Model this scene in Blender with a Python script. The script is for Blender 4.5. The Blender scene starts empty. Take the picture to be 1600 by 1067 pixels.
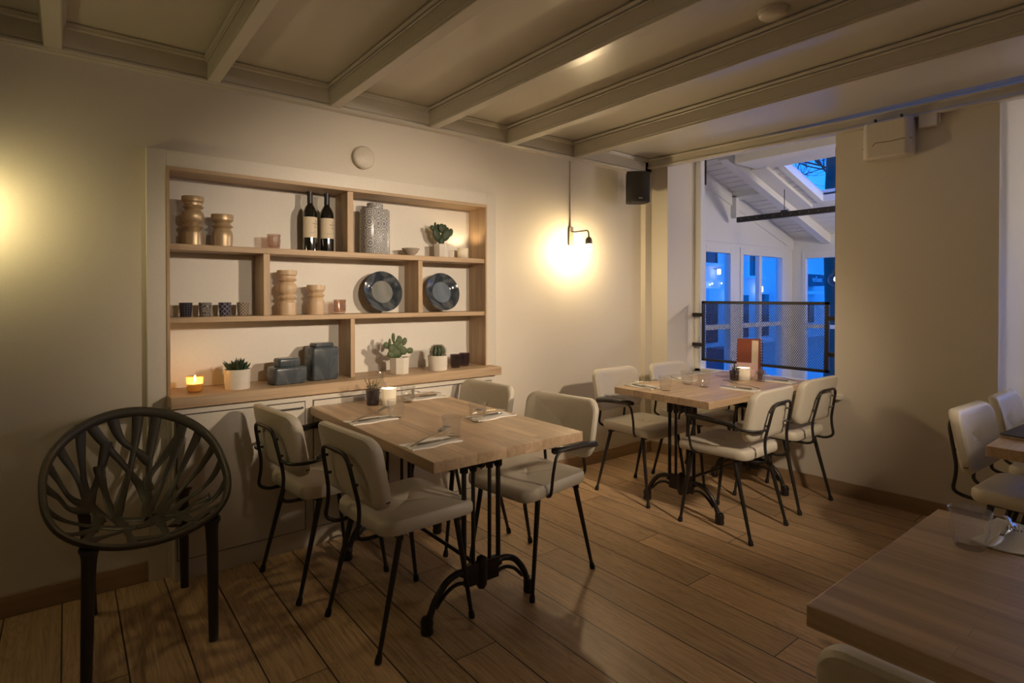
import bpy, math, random
from mathutils import Vector, Matrix
random.seed(7)
PI = math.pi
sc = bpy.context.scene
COL = sc.collection

# ------------------------------------------------------------------ camera
cd = bpy.data.cameras.new('camera'); cam = bpy.data.objects.new('camera', cd); COL.objects.link(cam)
F_PX = 885.0
cd.sensor_width = 36.0; cd.lens = F_PX / 1600 * 36.0; cd.clip_start = 0.02; cd.clip_end = 300
PITCH = math.radians(0.5)
cam.location = (0, 0, 1.33)
cam.rotation_euler = (PI / 2 - PITCH, 0, -math.radians(38.2))
cd.shift_x = 0.0
cd.shift_y = ((463.0 + F_PX * math.tan(PITCH)) - 533.5) / 1600
sc.camera = cam

# ------------------------------------------------------------------ world: blue dusk sky
world = bpy.data.worlds.new('dusk_sky'); sc.world = world; world.use_nodes = True
wn = world.node_tree.nodes; wl = world.node_tree.links; wn.clear()
wo = wn.new('ShaderNodeOutputWorld'); wb = wn.new('ShaderNodeBackground')
wt = wn.new('ShaderNodeTexCoord'); ws = wn.new('ShaderNodeSeparateXYZ'); wr = wn.new('ShaderNodeValToRGB')
wl.new(wt.outputs['Generated'], ws.inputs[0]); wl.new(ws.outputs['Z'], wr.inputs[0]); wl.new(wr.outputs[0], wb.inputs[0]); wl.new(wb.outputs[0], wo.inputs[0])
wr.color_ramp.elements[0].position = 0.0; wr.color_ramp.elements[0].color = (0.01, 0.235, 1.0, 1)
wr.color_ramp.elements[1].position = 0.6; wr.color_ramp.elements[1].color = (0.02, 0.18, 0.75, 1)
wb.inputs[1].default_value = 2.3

# ------------------------------------------------------------------ render look
sc.view_settings.view_transform = 'Standard'
sc.view_settings.look = 'None'
sc.view_settings.gamma = 1.0
sc.view_settings.use_curve_mapping = False
sc.view_settings.exposure = 0.0
sc.cycles.max_bounces = 10
sc.cycles.diffuse_bounces = 5
sc.cycles.glossy_bounces = 4
sc.cycles.transmission_bounces = 8
sc.cycles.transparent_max_bounces = 12
sc.cycles.sample_clamp_indirect = 4.0
sc.cycles.caustics_reflective = False
sc.cycles.caustics_refractive = False
sc.cycles.use_denoising = True

# light levels (the lamps themselves are built with their fittings below)
WARM = (1.0, 0.74, 0.40)
WARM_LEFT = (1.0, 0.80, 0.38)
WARM_ROOM = (1.0, 0.78, 0.56)
BULB_RIGHT = 660.0
BULB_LEFT = 260.0
PENDANT_FILL = 25.0
SPOT_W = 500.0
CONSERVATORY = 270.0

# ------------------------------------------------------------------ materials
def new_mat(name):
    m = bpy.data.materials.new(name); m.use_nodes = True
    nt = m.node_tree; b = nt.nodes['Principled BSDF']
    return m, nt, b

def N(nt, t, **kw):
    n = nt.nodes.new(t)
    for k, v in kw.items(): setattr(n, k, v)
    return n

def simple(name, col, rough=0.5, metal=0.0, spec=0.5, bump=0.0, bscale=60.0, coat=0.0):
    m, nt, b = new_mat(name)
    b.inputs['Base Color'].default_value = (*col, 1); b.inputs['Roughness'].default_value = rough
    b.inputs['Metallic'].default_value = metal; b.inputs['Specular IOR Level'].default_value = spec
    b.inputs['Coat Weight'].default_value = coat
    tc = N(nt, 'ShaderNodeTexCoord'); nz = N(nt, 'ShaderNodeTexNoise'); nz.inputs['Scale'].default_value = bscale
    nz.inputs['Detail'].default_value = 3
    nt.links.new(tc.outputs['Object'], nz.inputs['Vector'])
    hv = N(nt, 'ShaderNodeMapRange'); hv.inputs['To Min'].default_value = 0.93; hv.inputs['To Max'].default_value = 1.05
    nt.links.new(nz.outputs['Fac'], hv.inputs['Value'])
    mx = N(nt, 'ShaderNodeVectorMath', operation='SCALE'); mx.inputs[0].default_value = col
    nt.links.new(hv.outputs[0], mx.inputs['Scale']); nt.links.new(mx.outputs[0], b.inputs['Base Color'])
    if bump:
        bp = N(nt, 'ShaderNodeBump'); bp.inputs['Strength'].default_value = bump; bp.inputs['Distance'].default_value = 0.004
        nt.links.new(nz.outputs['Fac'], bp.inputs['Height']); nt.links.new(bp.outputs[0], b.inputs['Normal'])
    return m

def wood(name, c1, c2, axis='X', rough=0.45, blocks=None, bump=0.15, scale=1.0, coat=0.0):
    """grain stretched along one axis; blocks=(length,width) glues staves together"""
    m, nt, b = new_mat(name); L = nt.links
    tc = N(nt, 'ShaderNodeTexCoord')
    src = tc.outputs['Object']
    mp = N(nt, 'ShaderNodeMapping')
    st = {'X': (1.2, 22, 22), 'Y': (22, 1.2, 22), 'Z': (22, 22, 1.2)}[axis]
    mp.inputs['Scale'].default_value = tuple(s * scale for s in st)
    L.new(src, mp.inputs['Vector'])
    nz = N(nt, 'ShaderNodeTexNoise'); nz.inputs['Scale'].default_value = 1.0; nz.inputs['Detail'].default_value = 6
    nz.inputs['Roughness'].default_value = 0.6; nz.inputs['Distortion'].default_value = 0.6
    cr = N(nt, 'ShaderNodeValToRGB'); cr.color_ramp.elements[0].position = 0.3; cr.color_ramp.elements[1].position = 0.72
    cr.color_ramp.elements[0].color = (*c1, 1); cr.color_ramp.elements[1].color = (*c2, 1)
    L.new(nz.outputs['Fac'], cr.inputs[0])
    col = cr.outputs[0]
    if blocks:
        br = N(nt, 'ShaderNodeTexBrick'); br.offset = 0.37; br.squash = 1.0
        br.inputs['Scale'].default_value = 1.0; br.inputs['Mortar Size'].default_value = 0.0006
        br.inputs['Brick Width'].default_value = blocks[0]; br.inputs['Row Height'].default_value = blocks[1]
        br.inputs['Color1'].default_value = (0.74, 0.72, 0.70, 1); br.inputs['Color2'].default_value = (1.12, 1.12, 1.12, 1)
        br.inputs['Mortar'].default_value = (0.6, 0.56, 0.5, 1)
        L.new(src, br.inputs['Vector'])
        # shift the grain in every stave
        ad = N(nt, 'ShaderNodeVectorMath', operation='MULTIPLY_ADD'); ad.inputs[1].default_value = (30, 30, 30)
        L.new(br.outputs['Color'], ad.inputs[0]); L.new(mp.outputs[0], ad.inputs[2]); L.new(ad.outputs[0], nz.inputs['Vector'])
        mu = N(nt, 'ShaderNodeMix', data_type='RGBA', blend_type='MULTIPLY'); mu.inputs['Factor'].default_value = 0.75
        L.new(col, mu.inputs['A']); L.new(br.outputs['Color'], mu.inputs['B']); col = mu.outputs['Result']
    else:
        L.new(mp.outputs[0], nz.inputs['Vector'])
    L.new(col, b.inputs['Base Color'])
    b.inputs['Roughness'].default_value = rough; b.inputs['Coat Weight'].default_value = coat
    bp = N(nt, 'ShaderNodeBump'); bp.inputs['Strength'].default_value = bump; bp.inputs['Distance'].default_value = 0.002
    L.new(nz.outputs['Fac'], bp.inputs['Height']); L.new(bp.outputs[0], b.inputs['Normal'])
    return m

def floor_mat():
    m, nt, b = new_mat('oak_floor_boards'); L = nt.links
    tc = N(nt, 'ShaderNodeTexCoord')
    sp = N(nt, 'ShaderNodeSeparateXYZ'); L.new(tc.outputs['Object'], sp.inputs[0])
    cb = N(nt, 'ShaderNodeCombineXYZ')
    def mth(op, a, c, c2=None):
        n = N(nt, 'ShaderNodeMath', operation=op)
        for i, v in enumerate((a, c, c2)):
            if v is None: continue
            if isinstance(v, (int, float)): n.inputs[i].default_value = v
            else: L.new(v, n.inputs[i])
        return n.outputs[0]
    W = 0.188
    u = mth('DIVIDE', mth('ADD', sp.outputs['X'], 0.021), W)
    idx = mth('FLOOR', u, None); fu = mth('FRACT', u, None)
    wn_ = N(nt, 'ShaderNodeTexWhiteNoise', noise_dimensions='1D'); L.new(idx, wn_.inputs['W'])
    v = mth('DIVIDE', mth('ADD', sp.outputs['Y'], mth('MULTIPLY', wn_.outputs['Value'], 1.9)), 1.75)
    idv = mth('FLOOR', v, None); fv = mth('FRACT', v, None)
    c2 = N(nt, 'ShaderNodeCombineXYZ'); L.new(idx, c2.inputs[0]); L.new(idv, c2.inputs[1])
    w2 = N(nt, 'ShaderNodeTexWhiteNoise', noise_dimensions='2D'); L.new(c2.outputs[0], w2.inputs['Vector'])
    # gap masks
    gu = mth('LESS_THAN', mth('MINIMUM', fu, mth('SUBTRACT', 1.0, fu)), 0.0155)
    gv = mth('LESS_THAN', mth('MINIMUM', fv, mth('SUBTRACT', 1.0, fv)), 0.0015)
    gap = mth('MAXIMUM', gu, mth('MULTIPLY', gv, 0.8))
    # grain
    off = N(nt, 'ShaderNodeVectorMath', operation='MULTIPLY_ADD'); off.inputs[1].default_value = (17, 17, 17)
    L.new(w2.outputs['Color'], off.inputs[0]); L.new(tc.outputs['Object'], off.inputs[2])
    mp = N(nt, 'ShaderNodeMapping'); mp.inputs['Scale'].default_value = (7.0, 0.75, 1); L.new(off.outputs[0], mp.inputs['Vector'])
    nz = N(nt, 'ShaderNodeTexNoise'); nz.inputs['Scale'].default_value = 1.6; nz.inputs['Detail'].default_value = 4; nz.inputs['Distortion'].default_value = 1.4
    L.new(mp.outputs[0], nz.inputs['Vector'])
    wv = mth('FRACT', mth('MULTIPLY', nz.outputs['Fac'], 11.0), None)
    ring = N(nt, 'ShaderNodeMapRange'); ring.inputs['From Min'].default_value = 0.0; ring.inputs['From Max'].default_value = 0.22
    L.new(mth('MINIMUM', wv, mth('SUBTRACT', 1.0, wv)), ring.inputs['Value'])
    mp2 = N(nt, 'ShaderNodeMapping'); mp2.inputs['Scale'].default_value = (95.0, 3.5, 1); L.new(off.outputs[0], mp2.inputs['Vector'])
    nf = N(nt, 'ShaderNodeTexNoise'); nf.inputs['Scale'].default_value = 1.0; nf.inputs['Detail'].default_value = 5; L.new(mp2.outputs[0], nf.inputs['Vector'])
    # knots
    mpk = N(nt, 'ShaderNodeMapping'); mpk.inputs['Scale'].default_value = (3.4, 2.0, 1); L.new(off.outputs[0], mpk.inputs['Vector'])
    vo = N(nt, 'ShaderNodeTexVoronoi'); vo.inputs['Scale'].default_value = 1.0; L.new(mpk.outputs[0], vo.inputs['Vector'])
    kn = N(nt, 'ShaderNodeMapRange'); kn.inputs['From Min'].default_value = 0.02; kn.inputs['From Max'].default_value = 0.11; kn.inputs['To Min'].default_value = 0.5; kn.inputs['To Max'].default_value = 1.0
    L.new(vo.outputs['Distance'], kn.inputs['Value'])
    cr = N(nt, 'ShaderNodeValToRGB'); cr.color_ramp.elements[0].color = (0.46, 0.30, 0.165, 1); cr.color_ramp.elements[1].color = (0.76, 0.54, 0.32, 1)
    cr.color_ramp.elements[0].position = 0.25; cr.color_ramp.elements[1].position = 0.75
    L.new(nf.outputs['Fac'], cr.inputs[0])
    s1 = N(nt, 'ShaderNodeMapRange'); s1.inputs['To Min'].default_value = 0.76; s1.inputs['To Max'].default_value = 1.0; L.new(ring.outputs[0], s1.inputs['Value'])
    s2 = N(nt, 'ShaderNodeMapRange'); s2.inputs['To Min'].default_value = 0.72; s2.inputs['To Max'].default_value = 1.12; L.new(w2.outputs['Value'], s2.inputs['Value'])
    k = mth('MULTIPLY', mth('MULTIPLY', s1.outputs[0], s2.outputs[0]), kn.outputs[0])
    k = mth('MULTIPLY', k, mth('SUBTRACT', 1.0, mth('MULTIPLY', gap, 0.92)))
    sm = N(nt, 'ShaderNodeVectorMath', operation='SCALE'); L.new(cr.outputs[0], sm.inputs[0]); L.new(k, sm.inputs['Scale'])
    L.new(sm.outputs[0], b.inputs['Base Color'])
    rg = N(nt, 'ShaderNodeMapRange'); rg.inputs['To Min'].default_value = 0.28; rg.inputs['To Max'].default_value = 0.48; L.new(nf.outputs['Fac'], rg.inputs['Value'])
    L.new(rg.outputs[0], b.inputs['Roughness'])
    hh = mth('SUBTRACT', mth('MULTIPLY', nf.outputs['Fac'], 0.25), gap)
    bp = N(nt, 'ShaderNodeBump'); bp.inputs['Strength'].default_value = 0.35; bp.inputs['Distance'].default_value = 0.003
    L.new(hh, bp.inputs['Height']); L.new(bp.outputs[0], b.inputs['Normal'])
    return m

def emit(name, col, s):
    m, nt, b = new_mat(name)
    b.inputs['Base Color'].default_value = (0, 0, 0, 1)
    b.inputs['Emission Color'].default_value = (*col, 1); b.inputs['Emission Strength'].default_value = s
    return m

def glass(name, col=(1, 1, 1), rough=0.0, ior=1.45):
    m, nt, b = new_mat(name)
    b.inputs['Base Color'].default_value = (*col, 1); b.inputs['Transmission Weight'].default_value = 1.0
    b.inputs['Roughness'].default_value = rough; b.inputs['IOR'].default_value = ior
    return m

def pane_mat(name, tint=(0.95, 0.97, 1.0)):
    m = bpy.data.materials.new(name); m.use_nodes = True; nt = m.node_tree; nt.nodes.clear()
    o = N(nt, 'ShaderNodeOutputMaterial'); t = N(nt, 'ShaderNodeBsdfTransparent'); g = N(nt, 'ShaderNodeBsdfGlossy')
    t.inputs[0].default_value = (*tint, 1); g.inputs['Roughness'].default_value = 0.02
    f = thin_fresnel(nt, 1.2)
    mx = N(nt, 'ShaderNodeMixShader'); nt.links.new(f.outputs[0], mx.inputs[0]); nt.links.new(t.outputs[0], mx.inputs[1]); nt.links.new(g.outputs[0], mx.inputs[2]); nt.links.new(mx.outputs[0], o.inputs[0])
    return m

def thin_fresnel(nt, ior):
    """same fresnel on both faces of a thin wall"""
    f = N(nt, 'ShaderNodeFresnel'); ge = N(nt, 'ShaderNodeNewGeometry'); mr = N(nt, 'ShaderNodeMapRange')
    mr.inputs['To Min'].default_value = ior; mr.inputs['To Max'].default_value = 1 / ior
    nt.links.new(ge.outputs['Backfacing'], mr.inputs['Value']); nt.links.new(mr.outputs[0], f.inputs[0]); return f

def clear_glass(name, tint, diff=.035):
    """thin-walled glass: tinted see-through with fresnel gloss and a trace of scatter"""
    m = bpy.data.materials.new(name); m.use_nodes = True; nt = m.node_tree; nt.nodes.clear()
    o = N(nt, 'ShaderNodeOutputMaterial'); t = N(nt, 'ShaderNodeBsdfTransparent'); g = N(nt, 'ShaderNodeBsdfGlossy'); tr = N(nt, 'ShaderNodeBsdfTranslucent')
    t.inputs[0].default_value = (*tint, 1); g.inputs['Roughness'].default_value = 0.10; tr.inputs[0].default_value = (*tint, 1)
    a = N(nt, 'ShaderNodeMixShader'); a.inputs[0].default_value = diff
    f = thin_fresnel(nt, 1.6)
    mx = N(nt, 'ShaderNodeMixShader'); L = nt.links
    L.new(t.outputs[0], a.inputs[1]); L.new(tr.outputs[0], a.inputs[2]); L.new(f.outputs[0], mx.inputs[0]); L.new(a.outputs[0], mx.inputs[1]); L.new(g.outputs[0], mx.inputs[2]); L.new(mx.outputs[0], o.inputs[0])
    return m

def wax_mat(name, col, e=0.0):
    m = bpy.data.materials.new(name); m.use_nodes = True; nt = m.node_tree; nt.nodes.clear()
    o = N(nt, 'ShaderNodeOutputMaterial'); t = N(nt, 'ShaderNodeBsdfTranslucent'); d = N(nt, 'ShaderNodeBsdfDiffuse')
    t.inputs[0].default_value = (*col, 1); d.inputs[0].default_value = (*col, 1)
    mx = N(nt, 'ShaderNodeMixShader'); mx.inputs[0].default_value = 0.6
    nt.links.new(d.outputs[0], mx.inputs[1]); nt.links.new(t.outputs[0], mx.inputs[2]); nt.links.new(mx.outputs[0], o.inputs[0])
    return m

def pattern_mat(name, kind, c1, c2, scale, rough=0.25):
    m, nt, b = new_mat(name); L = nt.links
    tc = N(nt, 'ShaderNodeTexCoord')
    mp = N(nt, 'ShaderNodeMapping'); L.new(tc.outputs['UV'], mp.inputs['Vector'])
    cr = N(nt, 'ShaderNodeValToRGB'); cr.color_ramp.elements[0].color = (*c1, 1); cr.color_ramp.elements[1].color = (*c2, 1)
    cr.color_ramp.interpolation = 'LINEAR'; cr.color_ramp.elements[0].position = 0.4; cr.color_ramp.elements[1].position = 0.6
    if kind in ('rosette', 'flower'):
        vo = N(nt, 'ShaderNodeTexVoronoi'); vo.inputs['Scale'].default_value = scale
        vo.inputs['Randomness'].default_value = 0.25 if kind == 'rosette' else 0.8
        L.new(mp.outputs[0], vo.inputs['Vector'])
        w = N(nt, 'ShaderNodeMath', operation='MULTIPLY'); w.inputs[1].default_value = 5.0 if kind == 'rosette' else 4.0; L.new(vo.outputs['Distance'], w.inputs[0])
        fr = N(nt, 'ShaderNodeMath', operation='FRACT'); L.new(w.outputs[0], fr.inputs[0])
        nz = N(nt, 'ShaderNodeTexNoise'); nz.inputs['Scale'].default_value = scale * 6; L.new(mp.outputs[0], nz.inputs['Vector'])
        ad = N(nt, 'ShaderNodeMath', operation='MULTIPLY_ADD'); ad.inputs[1].default_value = 0.7; L.new(nz.outputs['Fac'], ad.inputs[0])
        sb = N(nt, 'ShaderNodeMath', operation='SUBTRACT'); sb.inputs[1].default_value = 0.35; L.new(fr.outputs[0], sb.inputs[0]); L.new(sb.outputs[0], ad.inputs[2])
        L.new(ad.outputs[0], cr.inputs[0])
    else:
        s = N(nt, 'ShaderNodeSeparateXYZ')
        if kind in ('diamond', 'cross'): mp.inputs['Rotation'].default_value = (0, 0, PI / 4)
        mp.inputs['Scale'].default_value = (scale, scale, 1)
        L.new(mp.outputs[0], s.inputs[0])
        outs = []
        for ax in ('X', 'Y'):
            f = N(nt, 'ShaderNodeMath', operation='FRACT'); L.new(s.outputs[ax], f.inputs[0])
            a = N(nt, 'ShaderNodeMath', operation='SUBTRACT'); a.inputs[1].default_value = 0.5; L.new(f.outputs[0], a.inputs[0])
            ab = N(nt, 'ShaderNodeMath', operation='ABSOLUTE'); L.new(a.outputs[0], ab.inputs[0]); outs.append(ab.outputs[0])
        mxn = N(nt, 'ShaderNodeMath', operation='MINIMUM'); L.new(outs[0], mxn.inputs[0]); L.new(outs[1], mxn.inputs[1])
        L.new(mxn.outputs[0], cr.inputs[0])
        cr.color_ramp.elements[0].position = 0.06; cr.color_ramp.elements[1].position = 0.12
    L.new(cr.outputs[0], b.inputs['Base Color']); b.inputs['Roughness'].default_value = rough
    return m

def mottled(name, c1, c2, scale, rough=0.15, rough2=0.4):
    m, nt, b = new_mat(name); L = nt.links
    tc = N(nt, 'ShaderNodeTexCoord'); nz = N(nt, 'ShaderNodeTexNoise'); nz.inputs['Scale'].default_value = scale
    nz.inputs['Detail'].default_value = 5; nz.inputs['Distortion'].default_value = 1.2
    L.new(tc.outputs['Object'], nz.inputs['Vector'])
    cr = N(nt, 'ShaderNodeValToRGB'); cr.color_ramp.elements[0].color = (*c1, 1); cr.color_ramp.elements[1].color = (*c2, 1)
    cr.color_ramp.elements[0].position = 0.38; cr.color_ramp.elements[1].position = 0.68
    L.new(nz.outputs['Fac'], cr.inputs[0]); L.new(cr.outputs[0], b.inputs['Base Color'])
    mr = N(nt, 'ShaderNodeMapRange'); mr.inputs['To Min'].default_value = rough; mr.inputs['To Max'].default_value = rough2
    L.new(nz.outputs['Fac'], mr.inputs['Value']); L.new(mr.outputs[0], b.inputs['Roughness'])
    bp = N(nt, 'ShaderNodeBump'); bp.inputs['Strength'].default_value = 0.2; bp.inputs['Distance'].default_value = 0.003
    L.new(nz.outputs['Fac'], bp.inputs['Height']); L.new(bp.outputs[0], b.inputs['Normal'])
    return m

M = {}
M['wall'] = simple('wall_paint', (0.70, 0.65, 0.56), 0.6, bump=0.12, bscale=220)
M['ceil'] = simple('ceiling_gloss_paint', (0.58, 0.55, 0.475), 0.27, bump=0.10, bscale=260)
M['trimw'] = simple('white_satin_paint', (0.70, 0.66, 0.58), 0.35, bump=0.03, bscale=90)
M['cons'] = simple('conservatory_white_paint', (0.74, 0.75, 0.74), 0.4, bump=0.04, bscale=60)
M['back'] = simple('niche_back_paint', (0.76, 0.74, 0.69), 0.6, bump=0.08, bscale=160)
M['floor'] = floor_mat()
M['oak'] = wood('shelf_oak', (0.38, 0.26, 0.155), (0.58, 0.43, 0.275), 'X', 0.5, scale=1.3)
M['oakz'] = wood('upright_oak', (0.38, 0.26, 0.155), (0.58, 0.43, 0.275), 'Z', 0.5, scale=1.3)
M['base'] = wood('baseboard_oak', (0.28, 0.19, 0.11), (0.40, 0.28, 0.165), 'X', 0.5)
M['basey'] = wood('baseboard_oak_side', (0.28, 0.19, 0.11), (0.40, 0.28, 0.165), 'Y', 0.5)
M['block'] = wood('butcher_block', (0.46, 0.325, 0.205), (0.68, 0.51, 0.34), 'X', 0.38, blocks=(0.42, 0.046), bump=0.08, scale=1.4)
M['leather'] = simple('cream_leather', (0.62, 0.575, 0.48), 0.42, bump=0.10, bscale=320)
M['blk'] = simple('black_steel', (0.018, 0.016, 0.015), 0.38)
M['iron'] = simple('cast_iron_black', (0.016, 0.013, 0.012), 0.32, bump=0.25, bscale=90)
M['rubber'] = simple('black_rubber', (0.012, 0.012, 0.012), 0.6)
M['armpad'] = simple('armrest_black', (0.02, 0.018, 0.016), 0.25)
M['tag'] = simple('fabric_tag', (0.02, 0.02, 0.02), 0.7)
M['veg'] = simple('olive_grey_plastic', (0.052, 0.046, 0.034), 0.45, bump=0.05, bscale=300)
M['vegleg'] = simple('dark_plastic', (0.03, 0.026, 0.02), 0.42)
M['glass'] = clear_glass('clear_glass', (.97, .97, .96))
M['smoke'] = clear_glass('smoked_glass', (.55, .52, .56))
M['pinkglass'] = clear_glass('rose_glass', (.84, .74, .69))
M['greyglass'] = clear_glass('violet_grey_glass', (.50, .44, .47))
M['amber'] = clear_glass('amber_glass', (.98, .80, .50), .22)
M['steel'] = simple('cutlery_steel', (0.50, 0.48, 0.45), 0.24, metal=1.0)
M['napkin'] = simple('paper_napkin', (0.84, 0.82, 0.77), 0.8, bump=0.3, bscale=120)
M['wax'] = wax_mat('candle_wax', (0.97, 0.95, 0.90))
M['waxcup'] = wax_mat('opal_cup', (0.97, 0.95, 0.90))
M['flame'] = emit('candle_flame', (1.0, 0.70, 0.38), 1100)
M['flames'] = emit('candle_flame_small', (1.0, 0.60, 0.24), 300)
M['lathewood'] = wood('turned_ash', (0.50, 0.36, 0.22), (0.70, 0.54, 0.36), 'Z', 0.4, scale=1.2)
M['gold'] = simple('brushed_gold_lacquer', (0.55, 0.42, 0.26), 0.32, metal=0.35)
M['bottle'] = simple('dark_wine_glass', (0.008, 0.008, 0.007), 0.06, coat=1.0)
M['foil'] = simple('bottle_foil', (0.02, 0.019, 0.03), 0.35)
M['label'] = simple('cream_paper_label', (0.66, 0.58, 0.44), 0.6)
M['ink'] = simple('grey_ink', (0.16, 0.14, 0.12), 0.7)
M['jarpat'] = pattern_mat('rosette_glaze', 'rosette', (0.20, 0.21, 0.24), (0.50, 0.50, 0.48), 4.6, 0.18)
M['cupgrid'] = pattern_mat('dark_grid_glaze', 'grid', (0.09, 0.09, 0.12), (0.025, 0.024, 0.04), 6)
M['cupflower'] = pattern_mat('flower_glaze', 'flower', (0.02, 0.02, 0.03), (0.42, 0.40, 0.36), 5)
M['cupcross'] = pattern_mat('cross_glaze', 'cross', (0.26, 0.26, 0.30), (0.045, 0.045, 0.085), 4)
M['cupdia'] = pattern_mat('diamond_glaze', 'diamond', (0.55, 0.50, 0.43), (0.16, 0.12, 0.10), 6)
M['bowl'] = pattern_mat('striped_bowl_glaze', 'grid', (0.20, 0.15, 0.12), (0.50, 0.45, 0.38), 12)
M['slate'] = mottled('slate_blue_glaze', (0.05, 0.065, 0.078), (0.085, 0.105, 0.12), 9)
M['platem'] = mottled('plate_glaze', (0.03, 0.04, 0.055), (0.17, 0.19, 0.21), 7, 0.06, 0.16)
M['platec'] = mottled('plate_centre_glaze', (0.20, 0.21, 0.21), (0.30, 0.31, 0.30), 6, 0.10, 0.2)
M['platecb'] = mottled('plate_centre_blue_glaze', (0.13, 0.17, 0.22), (0.20, 0.24, 0.30), 6, 0.10, 0.2)
M['pot'] = simple('white_pot_ceramic', (0.74, 0.70, 0.63), 0.35)
M['soil'] = simple('potting_soil', (0.05, 0.035, 0.022), 0.95, bump=0.8, bscale=200)
M['cactus'] = simple('cactus_green', (0.085, 0.12, 0.055), 0.6, bump=0.3, bscale=150)
M['cactusd'] = simple('cactus_dark_green', (0.035, 0.06, 0.028), 0.55, bump=0.3, bscale=150)
M['spine'] = simple('cactus_spines', (0.45, 0.42, 0.34), 0.6)
M['twig'] = simple('twig_bark', (0.10, 0.065, 0.04), 0.8)
M['leaf'] = simple('dry_green_leaf', (0.12, 0.14, 0.07), 0.7)
M['spk'] = simple('speaker_black', (0.022, 0.020, 0.019), 0.5, bump=0.3, bscale=400)
M['badge'] = simple('speaker_badge', (0.45, 0.42, 0.36), 0.4, metal=0.6)
M['plastic'] = simple('white_plastic', (0.66, 0.61, 0.52), 0.4)
M['seam'] = simple('dark_seam', (0.04, 0.03, 0.025), 0.8)
M['brassgrey'] = simple('lamp_grey_brass', (0.30, 0.26, 0.18), 0.4, metal=0.4)
M['bulbR'] = emit('bulb_glow_right', WARM, BULB_RIGHT)
M['bulbL'] = emit('bulb_glow_left', WARM_LEFT, BULB_LEFT)
M['bulbFill'] = emit('fill_bulb_glow', WARM_ROOM, PENDANT_FILL)
M['bulbC'] = emit('conservatory_lamp_glow', (1.0, 0.84, 0.68), CONSERVATORY)
M['bulbG'] = emit('globe_filament_glow', (1.0, 0.72, 0.42), 3)
M['pane'] = pane_mat('window_glass')
M['redmenu'] = simple('menu_red_brown', (0.17, 0.045, 0.028), 0.45, bump=0.2, bscale=60)
M['menustrip'] = simple('menu_beige', (0.52, 0.44, 0.36), 0.5)
M['menupink'] = simple('menu_pale_photo', (0.60, 0.42, 0.42), 0.45, bump=0.2, bscale=40)
M['facade'] = simple('facade_plaster', (0.78, 0.80, 0.82), 0.8, bump=0.2, bscale=20)
M['facadet'] = simple('facade_white_trim', (0.88, 0.90, 0.92), 0.6)
M['darkwin'] = simple('dark_window_glass', (0.03, 0.04, 0.06), 0.12)
M['street'] = simple('street_paving', (0.42, 0.43, 0.45), 0.7, bump=0.4, bscale=8)
M['bark'] = simple('tree_bark', (0.07, 0.075, 0.06), 0.9, bump=1.0, bscale=30)
M['signdark'] = simple('sign_dark_blue', (0.03, 0.05, 0.09), 0.5)
M['signlet'] = simple('sign_letters', (0.75, 0.78, 0.82), 0.5)
M['trafblue'] = simple('traffic_sign_blue', (0.02, 0.16, 0.45), 0.4)
M['lampwhite'] = emit('street_lamp_glow', (0.85, 0.9, 1.0), 5)
M['lampsmall'] = emit('shop_light_glow', (0.7, 0.85, 1.0), 3)

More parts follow.
